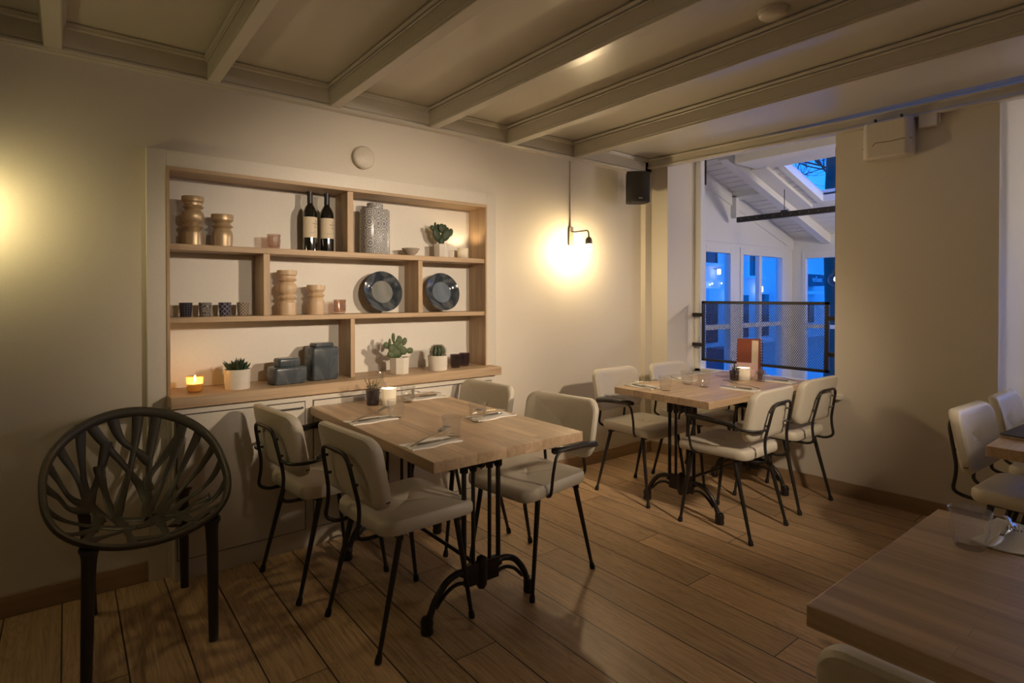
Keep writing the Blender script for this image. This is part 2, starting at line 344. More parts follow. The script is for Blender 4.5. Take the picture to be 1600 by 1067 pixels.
# ------------------------------------------------------------------ geometry helpers
class MB:
    def __init__(self): self.v = []; self.f = []; self.uv = None
    def add(self, vs, fs):
        o = len(self.v); self.v += [tuple(p) for p in vs]; self.f += [tuple(i + o for i in f) for f in fs]; return self
    def box(self, x0, x1, y0, y1, z0, z1, mat=None):
        vs = [(x, y, z) for z in (z0, z1) for y in (y0, y1) for x in (x0, x1)]
        if mat is not None: vs = [mat @ Vector(p) for p in vs]
        return self.add(vs, [(0, 2, 3, 1), (4, 5, 7, 6), (0, 1, 5, 4), (2, 6, 7, 3), (0, 4, 6, 2), (1, 3, 7, 5)])
    def prism(self, poly, z0, z1):
        """poly: ccw list of xy; extruded z0..z1"""
        n = len(poly); vs = [(x, y, z0) for x, y in poly] + [(x, y, z1) for x, y in poly]
        fs = [tuple(reversed(range(n))), tuple(range(n, 2 * n))] + [(i, (i + 1) % n, n + (i + 1) % n, n + i) for i in range(n)]
        return self.add(vs, fs)
    def lathe(self, prof, seg=32, c=(0, 0, 0), flute=None, closed=True, mat=None):
        n = len(prof); vs = []
        for k in range(seg):
            a = 2 * PI * k / seg
            for (r, z) in prof:
                rr = r
                if flute: rr = flute(r, z, a)
                p = Vector((rr * math.cos(a), rr * math.sin(a), z))
                if mat is not None: p = mat @ p
                vs.append((c[0] + p[0], c[1] + p[1], c[2] + p[2]))
        fs = []
        for k in range(seg):
            k2 = (k + 1) % seg
            for i in range(n - 1):
                fs.append((k * n + i, k2 * n + i, k2 * n + i + 1, k * n + i + 1))
        self.add(vs, fs)
        if closed:
            o = len(self.v) - len(vs)
            if prof[0][0] > 1e-5: self.f.append(tuple(o + k * n for k in reversed(range(seg))))
            if prof[-1][0] > 1e-5: self.f.append(tuple(o + k * n + n - 1 for k in range(seg)))
        return self
    def tube(self, pts, r, seg=10, flat=None, up=None):
        """pts polyline; r radius or list; flat=(a,b) multiplies section axes (side, up)"""
        P = [Vector(p) for p in pts]; n = len(P)
        R = r if isinstance(r, (list, tuple)) else [r] * n
        T = []
        for i in range(n):
            a = P[max(0, i - 1)]; b = P[min(n - 1, i + 1)]; t = (b - a)
            T.append(t.normalized() if t.length > 1e-9 else Vector((0, 0, 1)))
        per = bool(up) and not isinstance(up[0], (int, float))
        ref = Vector(up[0] if per else up) if up else (Vector((0, 0, 1)) if abs(T[0].z) < 0.9 else Vector((1, 0, 0)))
        nrm = (ref - T[0] * ref.dot(T[0])).normalized()
        vs = []
        for i in range(n):
            if up:
                q = Vector(up[i]) if per else Vector(up)
                nn = q - T[i] * q.dot(T[i]); nrm = nn.normalized() if nn.length > 1e-6 else nrm
            else:
                nn = nrm - T[i] * nrm.dot(T[i]); nrm = nn.normalized() if nn.length > 1e-6 else nrm
            side = T[i].cross(nrm)
            fa, fb = flat if flat else (1, 1)
            for k in range(seg):
                a = 2 * PI * k / seg
                vs.append(P[i] + side * (math.cos(a) * R[i] * fa) + nrm * (math.sin(a) * R[i] * fb))
        fs = [(i * seg + k, i * seg + (k + 1) % seg, (i + 1) * seg + (k + 1) % seg, (i + 1) * seg + k) for i in range(n - 1) for k in range(seg)]
        fs += [tuple(reversed(range(seg))), tuple((n - 1) * seg + k for k in range(seg))]
        return self.add(vs, fs)
    def build(self, name, mat, parent=None, smooth=True, bevel=0.0, bseg=2, angle=38):
        me = bpy.data.meshes.new(name); me.from_pydata(self.v, [], self.f); me.update()
        import bmesh
        bm = bmesh.new(); bm.from_mesh(me); bmesh.ops.recalc_face_normals(bm, faces=bm.faces); bm.to_mesh(me); bm.free()
        me.materials.append(mat)
        if smooth:
            me.shade_smooth(); me.set_sharp_from_angle(angle=math.radians(angle))
        o = bpy.data.objects.new(name, me); COL.objects.link(o)
        if parent: o.parent = parent
        if bevel:
            md = o.modifiers.new('edge', 'BEVEL'); md.width = bevel; md.segments = bseg; md.limit_method = 'ANGLE'; md.angle_limit = math.radians(38)
            md.harden_normals = False
        return o

def smooth_path(pts, k=6):
    """Catmull-Rom through the points"""
    P = [Vector(p) for p in pts]
    P = [P[0] * 2 - P[1]] + P + [P[-1] * 2 - P[-2]]
    out = []
    for i in range(1, len(P) - 2):
        for j in range(k):
            t = j / k; a, b, c, d = P[i - 1], P[i], P[i + 1], P[i + 2]
            out.append(0.5 * ((2 * b) + (-a + c) * t + (2 * a - 5 * b + 4 * c - d) * t * t + (-a + 3 * b - 3 * c + d) * t ** 3))
    out.append(P[-2]); return out

def fillet(pts, rad, k=5):
    """round the corners of a polyline"""
    P = [Vector(p) for p in pts]; out = [P[0]]
    for i in range(1, len(P) - 1):
        a, b, c = P[i - 1], P[i], P[i + 1]
        u = a - b; v = c - b; r = min(rad, u.length * .48, v.length * .48)
        p = b + u.normalized() * r; q = b + v.normalized() * r
        for j in range(k + 1):
            t = j / k; out.append(p * (1 - t) ** 2 + b * 2 * t * (1 - t) + q * t * t)
    out.append(P[-1]); return out

def thing(name, label, cat, loc=(0, 0, 0), rz=0.0, group=None):
    o = bpy.data.objects.new(name, None); COL.objects.link(o); o.empty_display_size = 0.1
    o.location = loc; o.rotation_euler = (0, 0, rz); o['label'] = label; o['category'] = cat
    if group: o['group'] = group
    return o

def tag(o, label, cat, group=None, loc=None, rz=None):
    o['label'] = label; o['category'] = cat
    if group: o['group'] = group
    if loc is not None: o.location = loc
    if rz is not None: o.rotation_euler = (0, 0, rz)
    return o

def struct(o): o['kind'] = 'structure'; return o

def dup(root, loc, rz=0.0, label=None, group=None, rot=None):
    def cp(o, par):
        c = o.copy(); COL.objects.link(c)
        if par: c.parent = par
        for ch in list(o.children): cp(ch, c)
        return c
    r = cp(root, None); r.location = loc; r.rotation_euler = rot if rot else (0, 0, rz)
    if label: r['label'] = label
    if group: r['group'] = group
    return r

def uv_cyl(o, h, r):
    """cylindrical uv in units of height"""
    me = o.data; uvl = me.uv_layers.new(name='uv')
    for p in me.polygons:
        us = []
        for li in p.loop_indices:
            v = me.vertices[me.loops[li].vertex_index].co
            us.append([math.atan2(v.y, v.x) / (2 * PI) * (2 * PI * r / h), v.z / h, li])
        mx = max(u[0] for u in us); per = 2 * PI * r / h
        for u in us:
            if mx - u[0] > per / 2: u[0] += per
            uvl.data[u[2]].uv = (u[0], u[1])

# ================================================================== THE ROOM
CEIL = 2.50; YB = 3.135
b = MB(); b.box(-3.0, 4.42, -3.2, YB + .3, -0.12, 0.0); struct(b.build('floor', M['floor'], smooth=False))
b = MB(); b.box(-3.0, 3.98, -3.2, YB + .3, CEIL, CEIL + .15); struct(b.build('ceiling', M['ceil'], smooth=False))
# back wall with the niche hole (x .37..2.225, z .80..1.94)
b = MB()
b.box(-3.0, 0.36, YB, YB + .2, 0, CEIL); b.box(2.24, 4.0, YB, YB + .2, 0, CEIL)
b.box(0.36, 2.24, YB, YB + .2, 1.95, CEIL); b.box(0.36, 2.24, YB, YB + .2, 0, 0.80)
b.box(0.36, 2.24, YB + .18, YB + .24, 0.75, 2.0)
b.box(3.87, 3.95, 3.085, YB, 0, CEIL)
struct(b.build('wall_back', M['wall'], smooth=False))
b = MB(); b.box(-3.1, -3.0, -3.2, YB + .2, 0, CEIL); struct(b.build('wall_left', M['wall'], smooth=False))
b = MB(); b.box(-3.0, 4.4, -3.3, -3.2, 0, CEIL); struct(b.build('wall_front', M['wall'], smooth=False))
# window wall: piers, breast, header
WX = [(3.95, 3.135), (3.965, 2.93), (4.075, 1.655), (4.115, 0.81), (4.12, -1.0), (4.12, -3.2)]
OUT = 4.40
b = MB()
def seg(i, z0, z1, xo=OUT):
    (xa, ya), (xb, yb) = WX[i], WX[i + 1]
    b.prism([(xb, yb), (xo, yb), (xo, ya), (xa, ya)], z0, z1)
seg(0, 0, 2.75); seg(1, 0, 0.64); seg(2, 0, 2.75); seg(3, 0, 0.64); seg(4, 0, 2.75)
b.box(4.40, 4.86, .81, .95, 0, 2.75); b.box(4.40, 4.86, -1.0, .81, 0, .64); b.box(4.40, 4.86, -1.0, .95, 2.62, 2.75); b.box(4.40, 4.86, -1.15, -1.0, 0, 2.75)
b.box(4.02, OUT, -3.2, 3.135, 2.64, 2.80)
b.box(3.95, OUT, 3.135, 3.40, 0, 2.80)
struct(b.build('wall_right', M['wall'], smooth=False))
# frieze boards and mouldings under the ceiling
b = MB(); b.box(-3.0, 3.97, 3.085, YB, 2.395, CEIL); b.tube([(-3.0, 3.10, 2.384), (3.9, 3.10, 2.384)], 0.014, 10)
b.box(-3.0, 3.97, 3.095, YB, 2.368, 2.40); b.tube([(-3.0, 3.085, 2.482), (3.9, 3.085, 2.482)], 0.012, 10); b.tube([(-3.0, 3.078, 2.492), (3.9, 3.078, 2.492)], 0.010, 8)
struct(b.build('trim_1', M['ceil']))
b = MB()
fz = [(3.90, 3.13), (3.925, 2.93), (4.035, 1.655), (4.075, 0.81), (4.08, -3.2)]
for i in range(4):
    (xa, ya), (xb, yb) = fz[i], fz[i + 1]
    b.prism([(xb, yb), (xb + .055, yb), (xa + .055, ya), (xa, ya)], 2.415, 2.66)
b.tube([(x - .002, y, 2.425) for x, y in fz], 0.011, 8); b.tube([(x - .004, y, 2.486) for x, y in fz], 0.013, 8)
struct(b.build('trim_2', M['ceil']))
# ceiling beams
for i, (xa, xb) in enumerate([(-1.295, -1.225), (-.68, -.615), (-.07, -.008), (.544, .60), (1.148, 1.205), (1.774, 1.835), (2.385, 2.455), (3.02, 3.09)]):
    b = MB(); b.box(xa, xb, -3.2, 3.086, 2.378, CEIL)
    for xx in (xa - .004, xb + .004):
        b.tube([(xx, -3.2, 2.488), (xx, 3.08, 2.488)], 0.012, 8)
        b.tube([(xx, -3.2, 2.468), (xx, 3.08, 2.468)], 0.006, 6)
    b.box(xa - .003, xb + .003, -3.2, 3.086, 2.392, 2.398)
    struct(b.build('trim_%d' % (i + 3), M['ceil'], bevel=0.004))
# baseboards
b = MB(); b.box(-3.0, 0.293, 3.12, YB, 0, 0.092); struct(b.build('baseboard_left', M['base'], bevel=0.002))
b = MB(); b.box(2.302, 3.87, 3.12, YB, 0, 0.092); b.box(3.87, 3.952, 3.07, 3.085, 0, 0.092); struct(b.build('baseboard_back', M['base'], bevel=0.002))
b = MB()
bw = [(3.95, 3.085)] + WX[1:]
for i in range(5):
    (xa, ya), (xb, yb) = bw[i], bw[i + 1]
    b.prism([(xb - .015, yb), (xb, yb), (xa, ya), (xa - .015, ya)], 0, 0.092)
struct(b.build('baseboard_right', M['basey']))

# window 1: opening onto the conservatory, with sill and inner frame
b = MB()
b.prism([(4.04, 1.60), (4.42, 1.60), (4.42, 2.93), (3.93, 2.93)], 0.64, 0.672)
o = b.build('window_1', M['trimw'], bevel=0.004); struct(o)
f = MB(); f.box(4.36, 4.42, 2.875, 2.93, .672, 2.64); f.box(4.36, 4.42, 1.655, 1.69, .672, 2.64); f.box(4.36, 4.42, 1.655, 2.93, 2.60, 2.64)
f.box(4.36, 4.42, 1.655, 2.93, .672, .70)
f.build('window_frame', M['cons'], o, bevel=0.003)
# window 2: right of the wall, only its reveal and sill show
b = MB(); b.prism([(4.06, -1.0), (4.80, -1.0), (4.80, .81), (4.06, .83)], 0.64, 0.672)
o = b.build('window_2', M['trimw'], bevel=0.004); struct(o)
f = MB()
for y in (.76, .16, -.44, -1.0): f.box(4.80, 4.86, y, y + .05, .672, 2.62)
for ya_ in (.21, -.39, -.95): f.box(4.80, 4.86, ya_, ya_ + (.55 if ya_ > -.9 else .51), .672, .72)
f.build('window_frame', M['cons'], o, bevel=0.003)
f = MB(); f.box(4.825, 4.831, -.98, .78, .70, 2.6); f.build('window_pane', M['pane'], o, smooth=False)

# ================================================================== SHELF NICHE AND CABINET
sh = thing('wall_shelf', 'light oak built-in shelving with white surround set into the back wall', 'shelving', (0, 0, 0))
def bx(name, mat, par, *a, bevel=0.002):
    m = MB(); m.box(*a); return m.build(name, mat, par, bevel=bevel)
m = MB(); m.box(.372, 2.225, 3.296, 3.312, .86, 1.945); m.build('back_panel', M['back'], sh, smooth=False)
bx('side_board', M['oakz'], sh, .372, .385, 3.098, 3.30, .866, 1.927, bevel=.001); bx('side_board', M['oakz'], sh, 2.212, 2.225, 3.098, 3.30, .866, 1.927, bevel=.001)
bx('top_board', M['oak'], sh, .372, 2.225, 3.098, 3.30, 1.927, 1.945, bevel=.001)
bx('shelf_board', M['oak'], sh, .385, 2.212, 3.108, 3.296, 1.552, 1.582)
bx('shelf_board', M['oak'], sh, .385, 2.212, 3.108, 3.296, 1.202, 1.229)
bx('divider', M['oakz'], sh, 1.258, 1.294, 3.112, 3.296, 1.582, 1.927)
bx('divider', M['oakz'], sh, .806, .838, 3.112, 3.296, 1.229, 1.552)
bx('divider', M['oakz'], sh, 1.712, 1.742, 3.112, 3.296, 1.229, 1.552)
bx('divider', M['oakz'], sh, 1.276, 1.302, 3.112, 3.296, .866, 1.202)
bx('sill_board', M['oak'], sh, .372, 2.262, 2.985, 3.300, .812, .866, bevel=.003)
m = MB()
m.prism([(.293, 3.100), (.372, 3.106), (.372, 3.136), (.293, 3.136)], 0.0, 2.022)
m.prism([(2.225, 3.106), (2.303, 3.100), (2.303, 3.136), (2.225, 3.136)], .866, 2.022)
m.box(.372, 2.225, 3.106, 3.136, 1.942, 2.022)
m.box(2.262, 2.303, 3.106, 3.136, 0, .866)
m.build('surround', M['trimw'], sh, bevel=.002)

cb = thing('built_in_cabinet', 'low white built-in cabinet with flush doors below the oak shelves', 'cabinet', (0, 0, 0))
m = MB(); m.box(.388, 2.235, 3.024, 3.10, 0, .812); m.box(.372, 2.262, 3.09, 3.132, 0, .812); m.build('body', M['trimw'], cb, bevel=.001)
m = MB()
for x0, x1 in ((.40, .986), (1.032, 1.616), (1.626, 2.20)):
    for a in ((x0 - .0025, x0, .10, .775), (x1, x1 + .0025, .10, .775), (x0 - .0025, x1 + .0025, .0975, .10), (x0 - .0025, x1 + .0025, .775, .7785)):
        m.box(a[0], a[1], 3.0185, 3.0245, a[2], a[3])
m.build('shadow_gap', M['seam'], cb, smooth=False)
for x0, x1 in ((.40, .986), (1.032, 1.616), (1.626, 2.20)):
    d = MB(); d.box(x0 + .001, x1 - .001, 3.017, 3.026, .101, .774); d = d.build('door', M['trimw'], cb, bevel=.0012)
    h = MB(); cx = x1 - .075; h.tube(fillet([(cx - .06, 3.017, .747), (cx - .06, 3.0, .747), (cx + .06, 3.0, .747), (cx + .06, 3.017, .747)], .006), .0045, 8)
    h.build('handle', M['blk'], d)

# ================================================================== LAMPS
def wall_lamp(x, label, bulbmat):
    t = thing('wall_lamp', label, 'lamp', (x, YB, 1.66), 0, 'bare-bulb wall lamps on the back wall')
    m = MB(); m.box(-.022, .022, -.020, 0, .06, .20); m.build('wall_plate', M['brassgrey'], t, bevel=.004)
    m = MB(); m.tube([(0, -.004, .20), (0, -.004, .70)], .003, 8); m.build('cable', M['wall'], t)
    m = MB(); m.tube(fillet([(0, -.018, .165), (0, -.05, .158), (0, -.20, .158), (0, -.20, .10)], .03), .0055, 10); m.build('arm', M['brassgrey'], t)
    m = MB(); m.lathe([(.004, .108), (.012, .106), (.020, .098), (.0245, .085), (.0255, .055), (.023, .055), (.020, .08), (.003, .09)], 24, (0, -.20, 0), closed=False)
    m.build('socket', M['brassgrey'], t)
    m = MB(); m.lathe([(.0001, -.005), (.010, -.003), (.019, .006), (.0225, .018), (.020, .034), (.013, .050), (.010, .060), (.0001, .060)], 20, (0, -.20, 0), closed=False)
    m.build('bulb', bulbmat, t)
    return t
wall_lamp(3.03, 'lit bare bulb on a bent arm on the back wall, left of the black loudspeaker', M['bulbR'])
wall_lamp(-.36, 'lit bare bulb on a bent arm on the back wall, left of the oak shelves', M['bulbL'])

def fill_pendant(x, y, z, label):  # unseen lamps added behind the camera as soft room fill
    t = thing('fill_lamp', label, 'lamp', (x, y, z), 0, 'unseen fill lamps added behind the camera')
    m = MB(); m.tube([(0, 0, .06), (0, 0, CEIL - z)], .003, 8); m.build('cord', M['blk'], t)
    m = MB(); m.lathe([(.0001, .10), (.018, .09), (.022, .05), (.021, .05), (.017, .085), (.0001, .095)], 20, closed=False); m.build('socket', M['blk'], t)
    m = MB(); m.lathe([(.0001, -.05), (.030, -.042), (.048, -.012), (.046, .02), (.028, .05), (.0001, .055)], 20, closed=False); m.build('bulb', M['bulbFill'], t)
fill_pendant(2.4, -2.3, 1.95, 'unseen bare-bulb fill lamp added behind the camera, near the window side')
fill_pendant(.2, -2.3, 1.95, 'unseen bare-bulb fill lamp added behind the camera, middle of the room')
def spot(x, y, z, target, watt, label, cone=35):
    t = thing('ceiling_spotlight', label, 'spotlight', (x, y, z))
    d = (Vector(target) - Vector((x, y, z))).normalized(); q = d.to_track_quat('-Z', 'Y').to_matrix().to_4x4()
    m = MB(); m.lathe([(.0001, .075), (.036, .07), (.040, .06), (.040, -.02), (.037, -.02), (.036, .05), (.0001, .055)], 24, mat=q, closed=False); m.build('housing', M['blk'], t)
    m = MB(); m.tube([(0, 0, .05), (0, 0, CEIL - z)], .008, 8); m.build('stem', M['blk'], t)
    ld = bpy.data.lights.new('spot_beam', 'SPOT'); ld.energy = watt; ld.color = WARM_ROOM; ld.spot_size = math.radians(cone); ld.spot_blend = 1.0; ld.shadow_soft_size = .09
    lo = bpy.data.objects.new('spot_beam', ld); COL.objects.link(lo); lo.parent = t; lo.rotation_euler = d.to_track_quat('-Z', 'Y').to_euler()
spot(2.75, -1.35, 2.25, (1.52, 3.1, 1.16), SPOT_W, 'black ceiling spotlight aimed at the oak shelves from the window side')
spot(1.15, -1.6, 2.25, (1.60, 3.1, 1.30), SPOT_W * .55, 'unseen black ceiling spotlight added as frontal fill for the oak shelves')  # added frontal fill that softens the shadows in the niche
spot(2.2, -.6, 2.25, (3.25, 2.05, .80), 270, 'black ceiling spotlight aimed at the window table', 46)

# ================================================================== TABLES
def trestle(t, x):
    """cast iron end frame: two arched feet, double posts and a knob above and below"""
    e = MB(); e.box(x - .012, x + .012, -.085, .085, .125, .215); e.build('lower_hub', M['iron'], t, bevel=.003)
    e = MB()
    e.box(x - .010, x + .010, -.07, .07, .615, .655)
    e.box(x - .03, x + .03, -.20, .20, .700, .708)
    for s in (-1, 1):
        e.tube([(x, s * .042, .60), (x, s * .042, .66)], .016, 10); e.tube([(x, s * .088, .60), (x, s * .088, .665)], .018, 10)
        e.tube(smooth_path([(x, s * .088, .655), (x, s * .097, .68), (x, s * .125, .703)]), .011, 8)
    fr_ = e.build('end_frame', M['iron'], t, bevel=.003)
    for s in (-1, 1):
        p = MB(); p.tube([(x, s * .042, .19), (x, s * .042, .62)], .0085, 10); p.build('post', M['iron'], fr_)
        p = MB(); p.tube([(x, s * .088, .18), (x, s * .088, .62)], .0105, 10); p.lathe([(.018, .175), (.019, .19), (.013, .20)], 12, (x, s * .088, 0)); p.build('post', M['iron'], fr_)
        g = MB()
        g.tube(smooth_path([(x, s * .07, .188), (x, s * .12, .193), (x, s * .175, .172), (x, s * .222, .12), (x, s * .252, .055)]), [.014] * 24 + [.016], 10)
        g.tube(smooth_path([(x, s * .06, .135), (x, s * .12, .150), (x, s * .175, .130), (x, s * .222, .085)]), .008, 8)
        g.lathe([(.0001, 0), (.024, 0), (.027, .010), (.024, .026), (.026, .034), (.026, .050), (.021, .062), (.0001, .066)], 16, (x, s * .262, 0), closed=False)
        g.build('foot', M['iron'], fr_)
    k = MB(); k.lathe([(.0001, .095), (.016, .10), (.024, .115), (.025, .20), (.020, .228), (.0001, .240)], 18, (x, 0, 0), closed=False)
    k.build('knob', M['iron'], fr_); k = MB()
    k.lathe([(.0001, .598), (.004, .605), (.016, .612), (.022, .64), (.022, .675), (.014, .695), (.0001, .70)], 18, (x, 0, 0), closed=False)
    k.build('knob', M['iron'], fr_)

def table(label, cx, cy, rz, L=1.27, W=.735, name='dining_table'):
    t = thing(name, label, 'table', (cx, cy, 0), rz, 'oak block tables on iron trestles')
    m = MB(); m.box(-L / 2, L / 2, -W / 2, W / 2, .708, .75); m.build('tabletop', M['block'], t, bevel=.0025)
    a = L / 2 - .235
    for x in (-a, a): trestle(t, x)
    m = MB(); m.tube([(-a, 0, .185), (a, 0, .185)], .009, 10); m.build('stretcher', M['iron'], t)
    return t
table('square-edged oak block table in front of the oak shelves, nearest set table', 1.3735, 2.357, PI / 2, L=1.275)
table('oak block table under the mesh-screened window at the far corner', 3.385, 2.105, 0.0, L=1.25, W=.68)
table('large dim oak table corner in the lower right foreground', 1.481, -.145, PI / 2, L=1.275, W=.776)
table('dark-looking table corner at the right edge beside two cream chairs', 3.44, .248, 0.0, L=1.27, W=.68)

# ================================================================== CREAM CHAIRS
def pad(w, d, h, corner, dip=0.0, crown=.006, bend=None, n=44, front=0.0):
    """rounded cushion, centre origin, bottom z=0, top z=h (w along y, d along x)"""
    m = MB()
    prof = [(.030, 0), (.008, .002), (.001, h * .22), (0, h * .5), (.002, h * .78), (.010, h * .95), (.022, h)]
    inner = [.06, .10, .14, .17, .195]
    def outline(ins):
        a = d / 2 - ins; c = w / 2 - ins; r = max(corner - ins, .012); pts = []
        for q, (sx, sy) in enumerate(((1, 1), (-1, 1), (-1, -1), (1, -1))):
            for k in range(n // 4):
                t = (q + k / (n // 4 - 1)) * PI / 2
                pts.append(((a - r) * sx + r * math.cos(t), (c - r) * sy + r * math.sin(t)))
        return pts
    rings = []
    for ins, z in prof: rings.append([(x, y, z) for x, y in outline(ins)])
    base = outline(.022); mcount = len(base)
    for s in (.85, .68, .5, .34, .2, .1):
        ring = []
        for x, y in base:
            X = x * s; Y = y * s; rr = math.hypot(X, Y)
            z = h + crown * (1 - s) - dip * math.exp(-(rr / .045) ** 2)
            ang = math.atan2(abs(Y), abs(X) + 1e-6)
            z -= dip * .5 * math.exp(-((ang - .75) / .16) ** 2) * math.exp(-(rr / .11) ** 2)
            ring.append((X, Y, z))
        rings.append(ring)
    vs = []; 
    for r_ in rings: vs += r_
    vs.append((0, 0, h + crown - dip * 1.15)); vs.append((0, 0, 0))
    fs = []
    for i in range(len(rings) - 1):
        for k in range(mcount): fs.append((i * mcount + k, i * mcount + (k + 1) % mcount, (i + 1) * mcount + (k + 1) % mcount, (i + 1) * mcount + k))
    L_ = (len(rings) - 1) * mcount; c = len(vs) - 2
    for k in range(mcount): fs.append((L_ + k, L_ + (k + 1) % mcount, c)); fs.append((k, c + 1, (k + 1) % mcount))
    if bend: vs = [bend(Vector(p)) for p in vs]
    return m.add(vs, fs)

def seat_bend(p):
    z = p.z - .012 * max(0, (abs(p.x) - .10) / .12) ** 2 * (1 if p.x > 0 else 0)
    z += .006 * (p.y / .2) ** 2
    taper = 1 - .04 * max(0, -p.x / .22)
    return Vector((p.x, p.y * taper, z))
def back_bend(p):
    # pad local: x -> height, y -> width, z -> towards sitter
    hgt = p.x; wd = p.y; th = p.z
    fwd = th + .024 * (wd / .2) ** 2
    tilt = -.20 * hgt
    return Vector((-.260 + fwd + tilt, wd, .683 + hgt))

def make_chair(arms, label):
    t = thing('dining_chair', label, 'chair', (0, 0, 0), 0, 'cream leather chairs on black tube frames')
    s_ = pad(.44, .435, .058, .065, dip=.016, crown=.010, bend=lambda p: seat_bend(p) + Vector((.03, 0, .430))).build('seat', M['leather'], t)
    bk = pad(.465, .280, .046, .062, dip=.014, crown=.006, bend=back_bend).build('backrest', M['leather'], t)
    m = MB(); m.box(-.262, -.255, -.2135, -.2065, .565, .60)
    tg = MB(); tg.box(-.0035, .0035, -.0015, .0015, -.022, .022, Matrix.Translation((-.188, -.2265, .60)) @ Matrix.Rotation(-.17, 4, 'Y') @ Matrix.Scale(2.2, 4, (1, 0, 0)))
    tg.build('fabric_tag', M['tag'], bk)
    m = MB()
    pts = []
    for s in (1,):
        pts = [(-.09, .125, .424), (-.22, .118, .424), (-.262, .130, .445), (-.246, .126, .545), (-.288, .100, .752),
               (-.288, -.106, .752), (-.246, -.132, .545), (-.262, -.136, .445), (-.22, -.118, .424), (-.09, -.125, .424)]
    q = fillet(pts, .05, 6)
    m.tube(q, .0080, 10)
    for s in (-1, 1):
        m.tube([(-.278, s * .108, .705), (-.262, s * .098, .705)], .006, 8)
        m.tube([(-.263, s * .118, .63), (-.245, s * .106, .63)], .006, 8)
    m.build('back_tube', M['blk'], t)
    m = MB(); m.box(-.13, .17, -.15, .15, .418, .434); m.box(.155, .17, -.20, .20, .416, .432); m.box(-.12, -.105, -.20, .20, .416, .432)
    m.build('seat_frame', M['blk'], t)
    for sx, sy in ((1, 1), (1, -1), (-1, 1), (-1, -1)):
        top = (.155 if sx > 0 else -.11, sy * .185, .425); foot = (.218 if sx > 0 else -.218, sy * .208, 0)
        T = Vector(top); Fo = Vector(foot); d = (T - Fo)
        l = MB(); l.tube([T, Fo + d * .06], [.0125, .0085], 12); l = l.build('leg', M['blk'], t)
        c = MB(); c.tube([Fo + d * .075, Fo + d * .06, Fo + d * .02, Fo], [.009, .0115, .0135, .012], 12); c.build('foot_cap', M['rubber'], l)
    if arms:
        for s in (-1, 1):
            a = MB()
            p = fillet([(-.258, s * .122, .615), (-.255, s * .20, .612), (-.19, s * .262, .618), (-.10, s * .268, .636), (.115, s * .262, .645), (.135, s * .258, .56), (.125, s * .235, .44), (.09, s * .17, .424)], .045, 6)
            a.tube(p, .0072, 10); a = a.build('arm_tube', M['blk'], t)
            g = MB(); g.tube([(-.165, s * .266, .636), (-.16, s * .266, .638), (-.07, s * .268, .648), (.05, s * .267, .654), (.112, s * .264, .656), (.130, s * .263, .652), (.140, s * .263, .645)], [.008, .013, .0165, .018, .022, .022, .012], 12, flat=(1.0, .62), up=(0, 0, 1))
            g.build('armrest', M['armpad'], t)
    return t
c_plain = make_chair(False, 'armless cream chair nearest the camera at the shelf-side table, seen from behind')
c_arm = make_chair(True, 'cream armchair next to the white cabinet, left of the shelf-side table')
c_plain.location = (1.080, 2.127, 0); c_plain.rotation_euler.z = math.radians(4.5)
c_arm.location = (.974, 2.705, 0); c_arm.rotation_euler.z = math.radians(6)
CG = 'cream leather chairs on black tube frames'
R_ = math.radians
dup(c_plain, (1.72, 2.70, 0), R_(184), 'cream chair behind the shelf-side table, nearest the back wall', CG)
dup(c_arm, (1.775, 2.105, 0), R_(187), 'cream armchair with black arm facing left across the shelf-side table, whole seat visible', CG)
dup(c_arm, (3.063, 1.800, 0), R_(92), 'cream armchair seen from behind, on the near side of the window table, closer to camera', CG)
dup(c_plain, (3.710, 1.828, 0), R_(89), 'armless cream chair seen from behind, right end of the window table', CG)
dup(c_arm, (3.07, 2.478, 0), R_(-89), 'cream armchair at the far side of the window table, next to the back wall', CG)
dup(c_arm, (3.66, 2.46, 0), R_(-90), 'cream chair at the far side of the window table, nearest the mesh screen', CG)
dup(c_plain, (3.30, .515, 0), R_(-93), 'dim cream chair near the right edge, back against blank wall', CG)
dup(c_plain, (3.87, .50, 0), R_(-90), 'dim cream chair cut by the right edge, beside the right window sill', CG)
dup(c_plain, (-.474, 2.50, 0), R_(180), 'cream chair of which only a sliver shows at the left edge', CG)
dup(c_plain, (1.135, .165, 0), R_(2), 'cream backrest top cut off at the bottom edge, by the dim foreground table', CG)

# ================================================================== BRANCHED SHELL CHAIR
VX, VY, VR = .232, 2.70, R_(4)
def shell(p, q):
    r = math.hypot(p, q)
    c, s = (p / r, q / r) if r > 1e-6 else (1, 0)
    n = 2.35; k = (abs(c) ** n + abs(s) ** n) ** (-1 / n)
    X = .305 * c * k; Y = (.30 if s > 0 else .295) * s * k
    Z = .60 + .19 * s + .03 * s * s
    h = math.sin(min(r, 1.05) * 1.35) / math.sin(1.35); v = r ** 2.8
    return Vector((X * h, -.01 + (Y + .01) * h, .43 + (Z - .43) * v))
def shell_n(p, q):
    e = .04; r = math.hypot(p, q); p, q = (p * .93 / r, q * .93 / r) if r > .93 else (p, q); a = shell(p + e, q) - shell(p - e, q); b_ = shell(p, q + e) - shell(p, q - e)
    n = a.cross(b_); return n.normalized() if n.length > 1e-9 else Vector((0, 0, 1))
vg = thing('branch_chair', 'olive-black plastic armchair with a branching openwork shell, left of the cabinet', 'chair', (VX, VY, 0), VR)
m = MB()
rim = [shell(math.cos(a), math.sin(a)) for a in [2 * PI * i / 72 for i in range(73)]]
rn = [shell_n(.97 * math.cos(a), .97 * math.sin(a)) for a in [2 * PI * i / 72 for i in range(73)]]
m.tube(rim, .0215, 12, flat=(1.0, .55), up=rn)
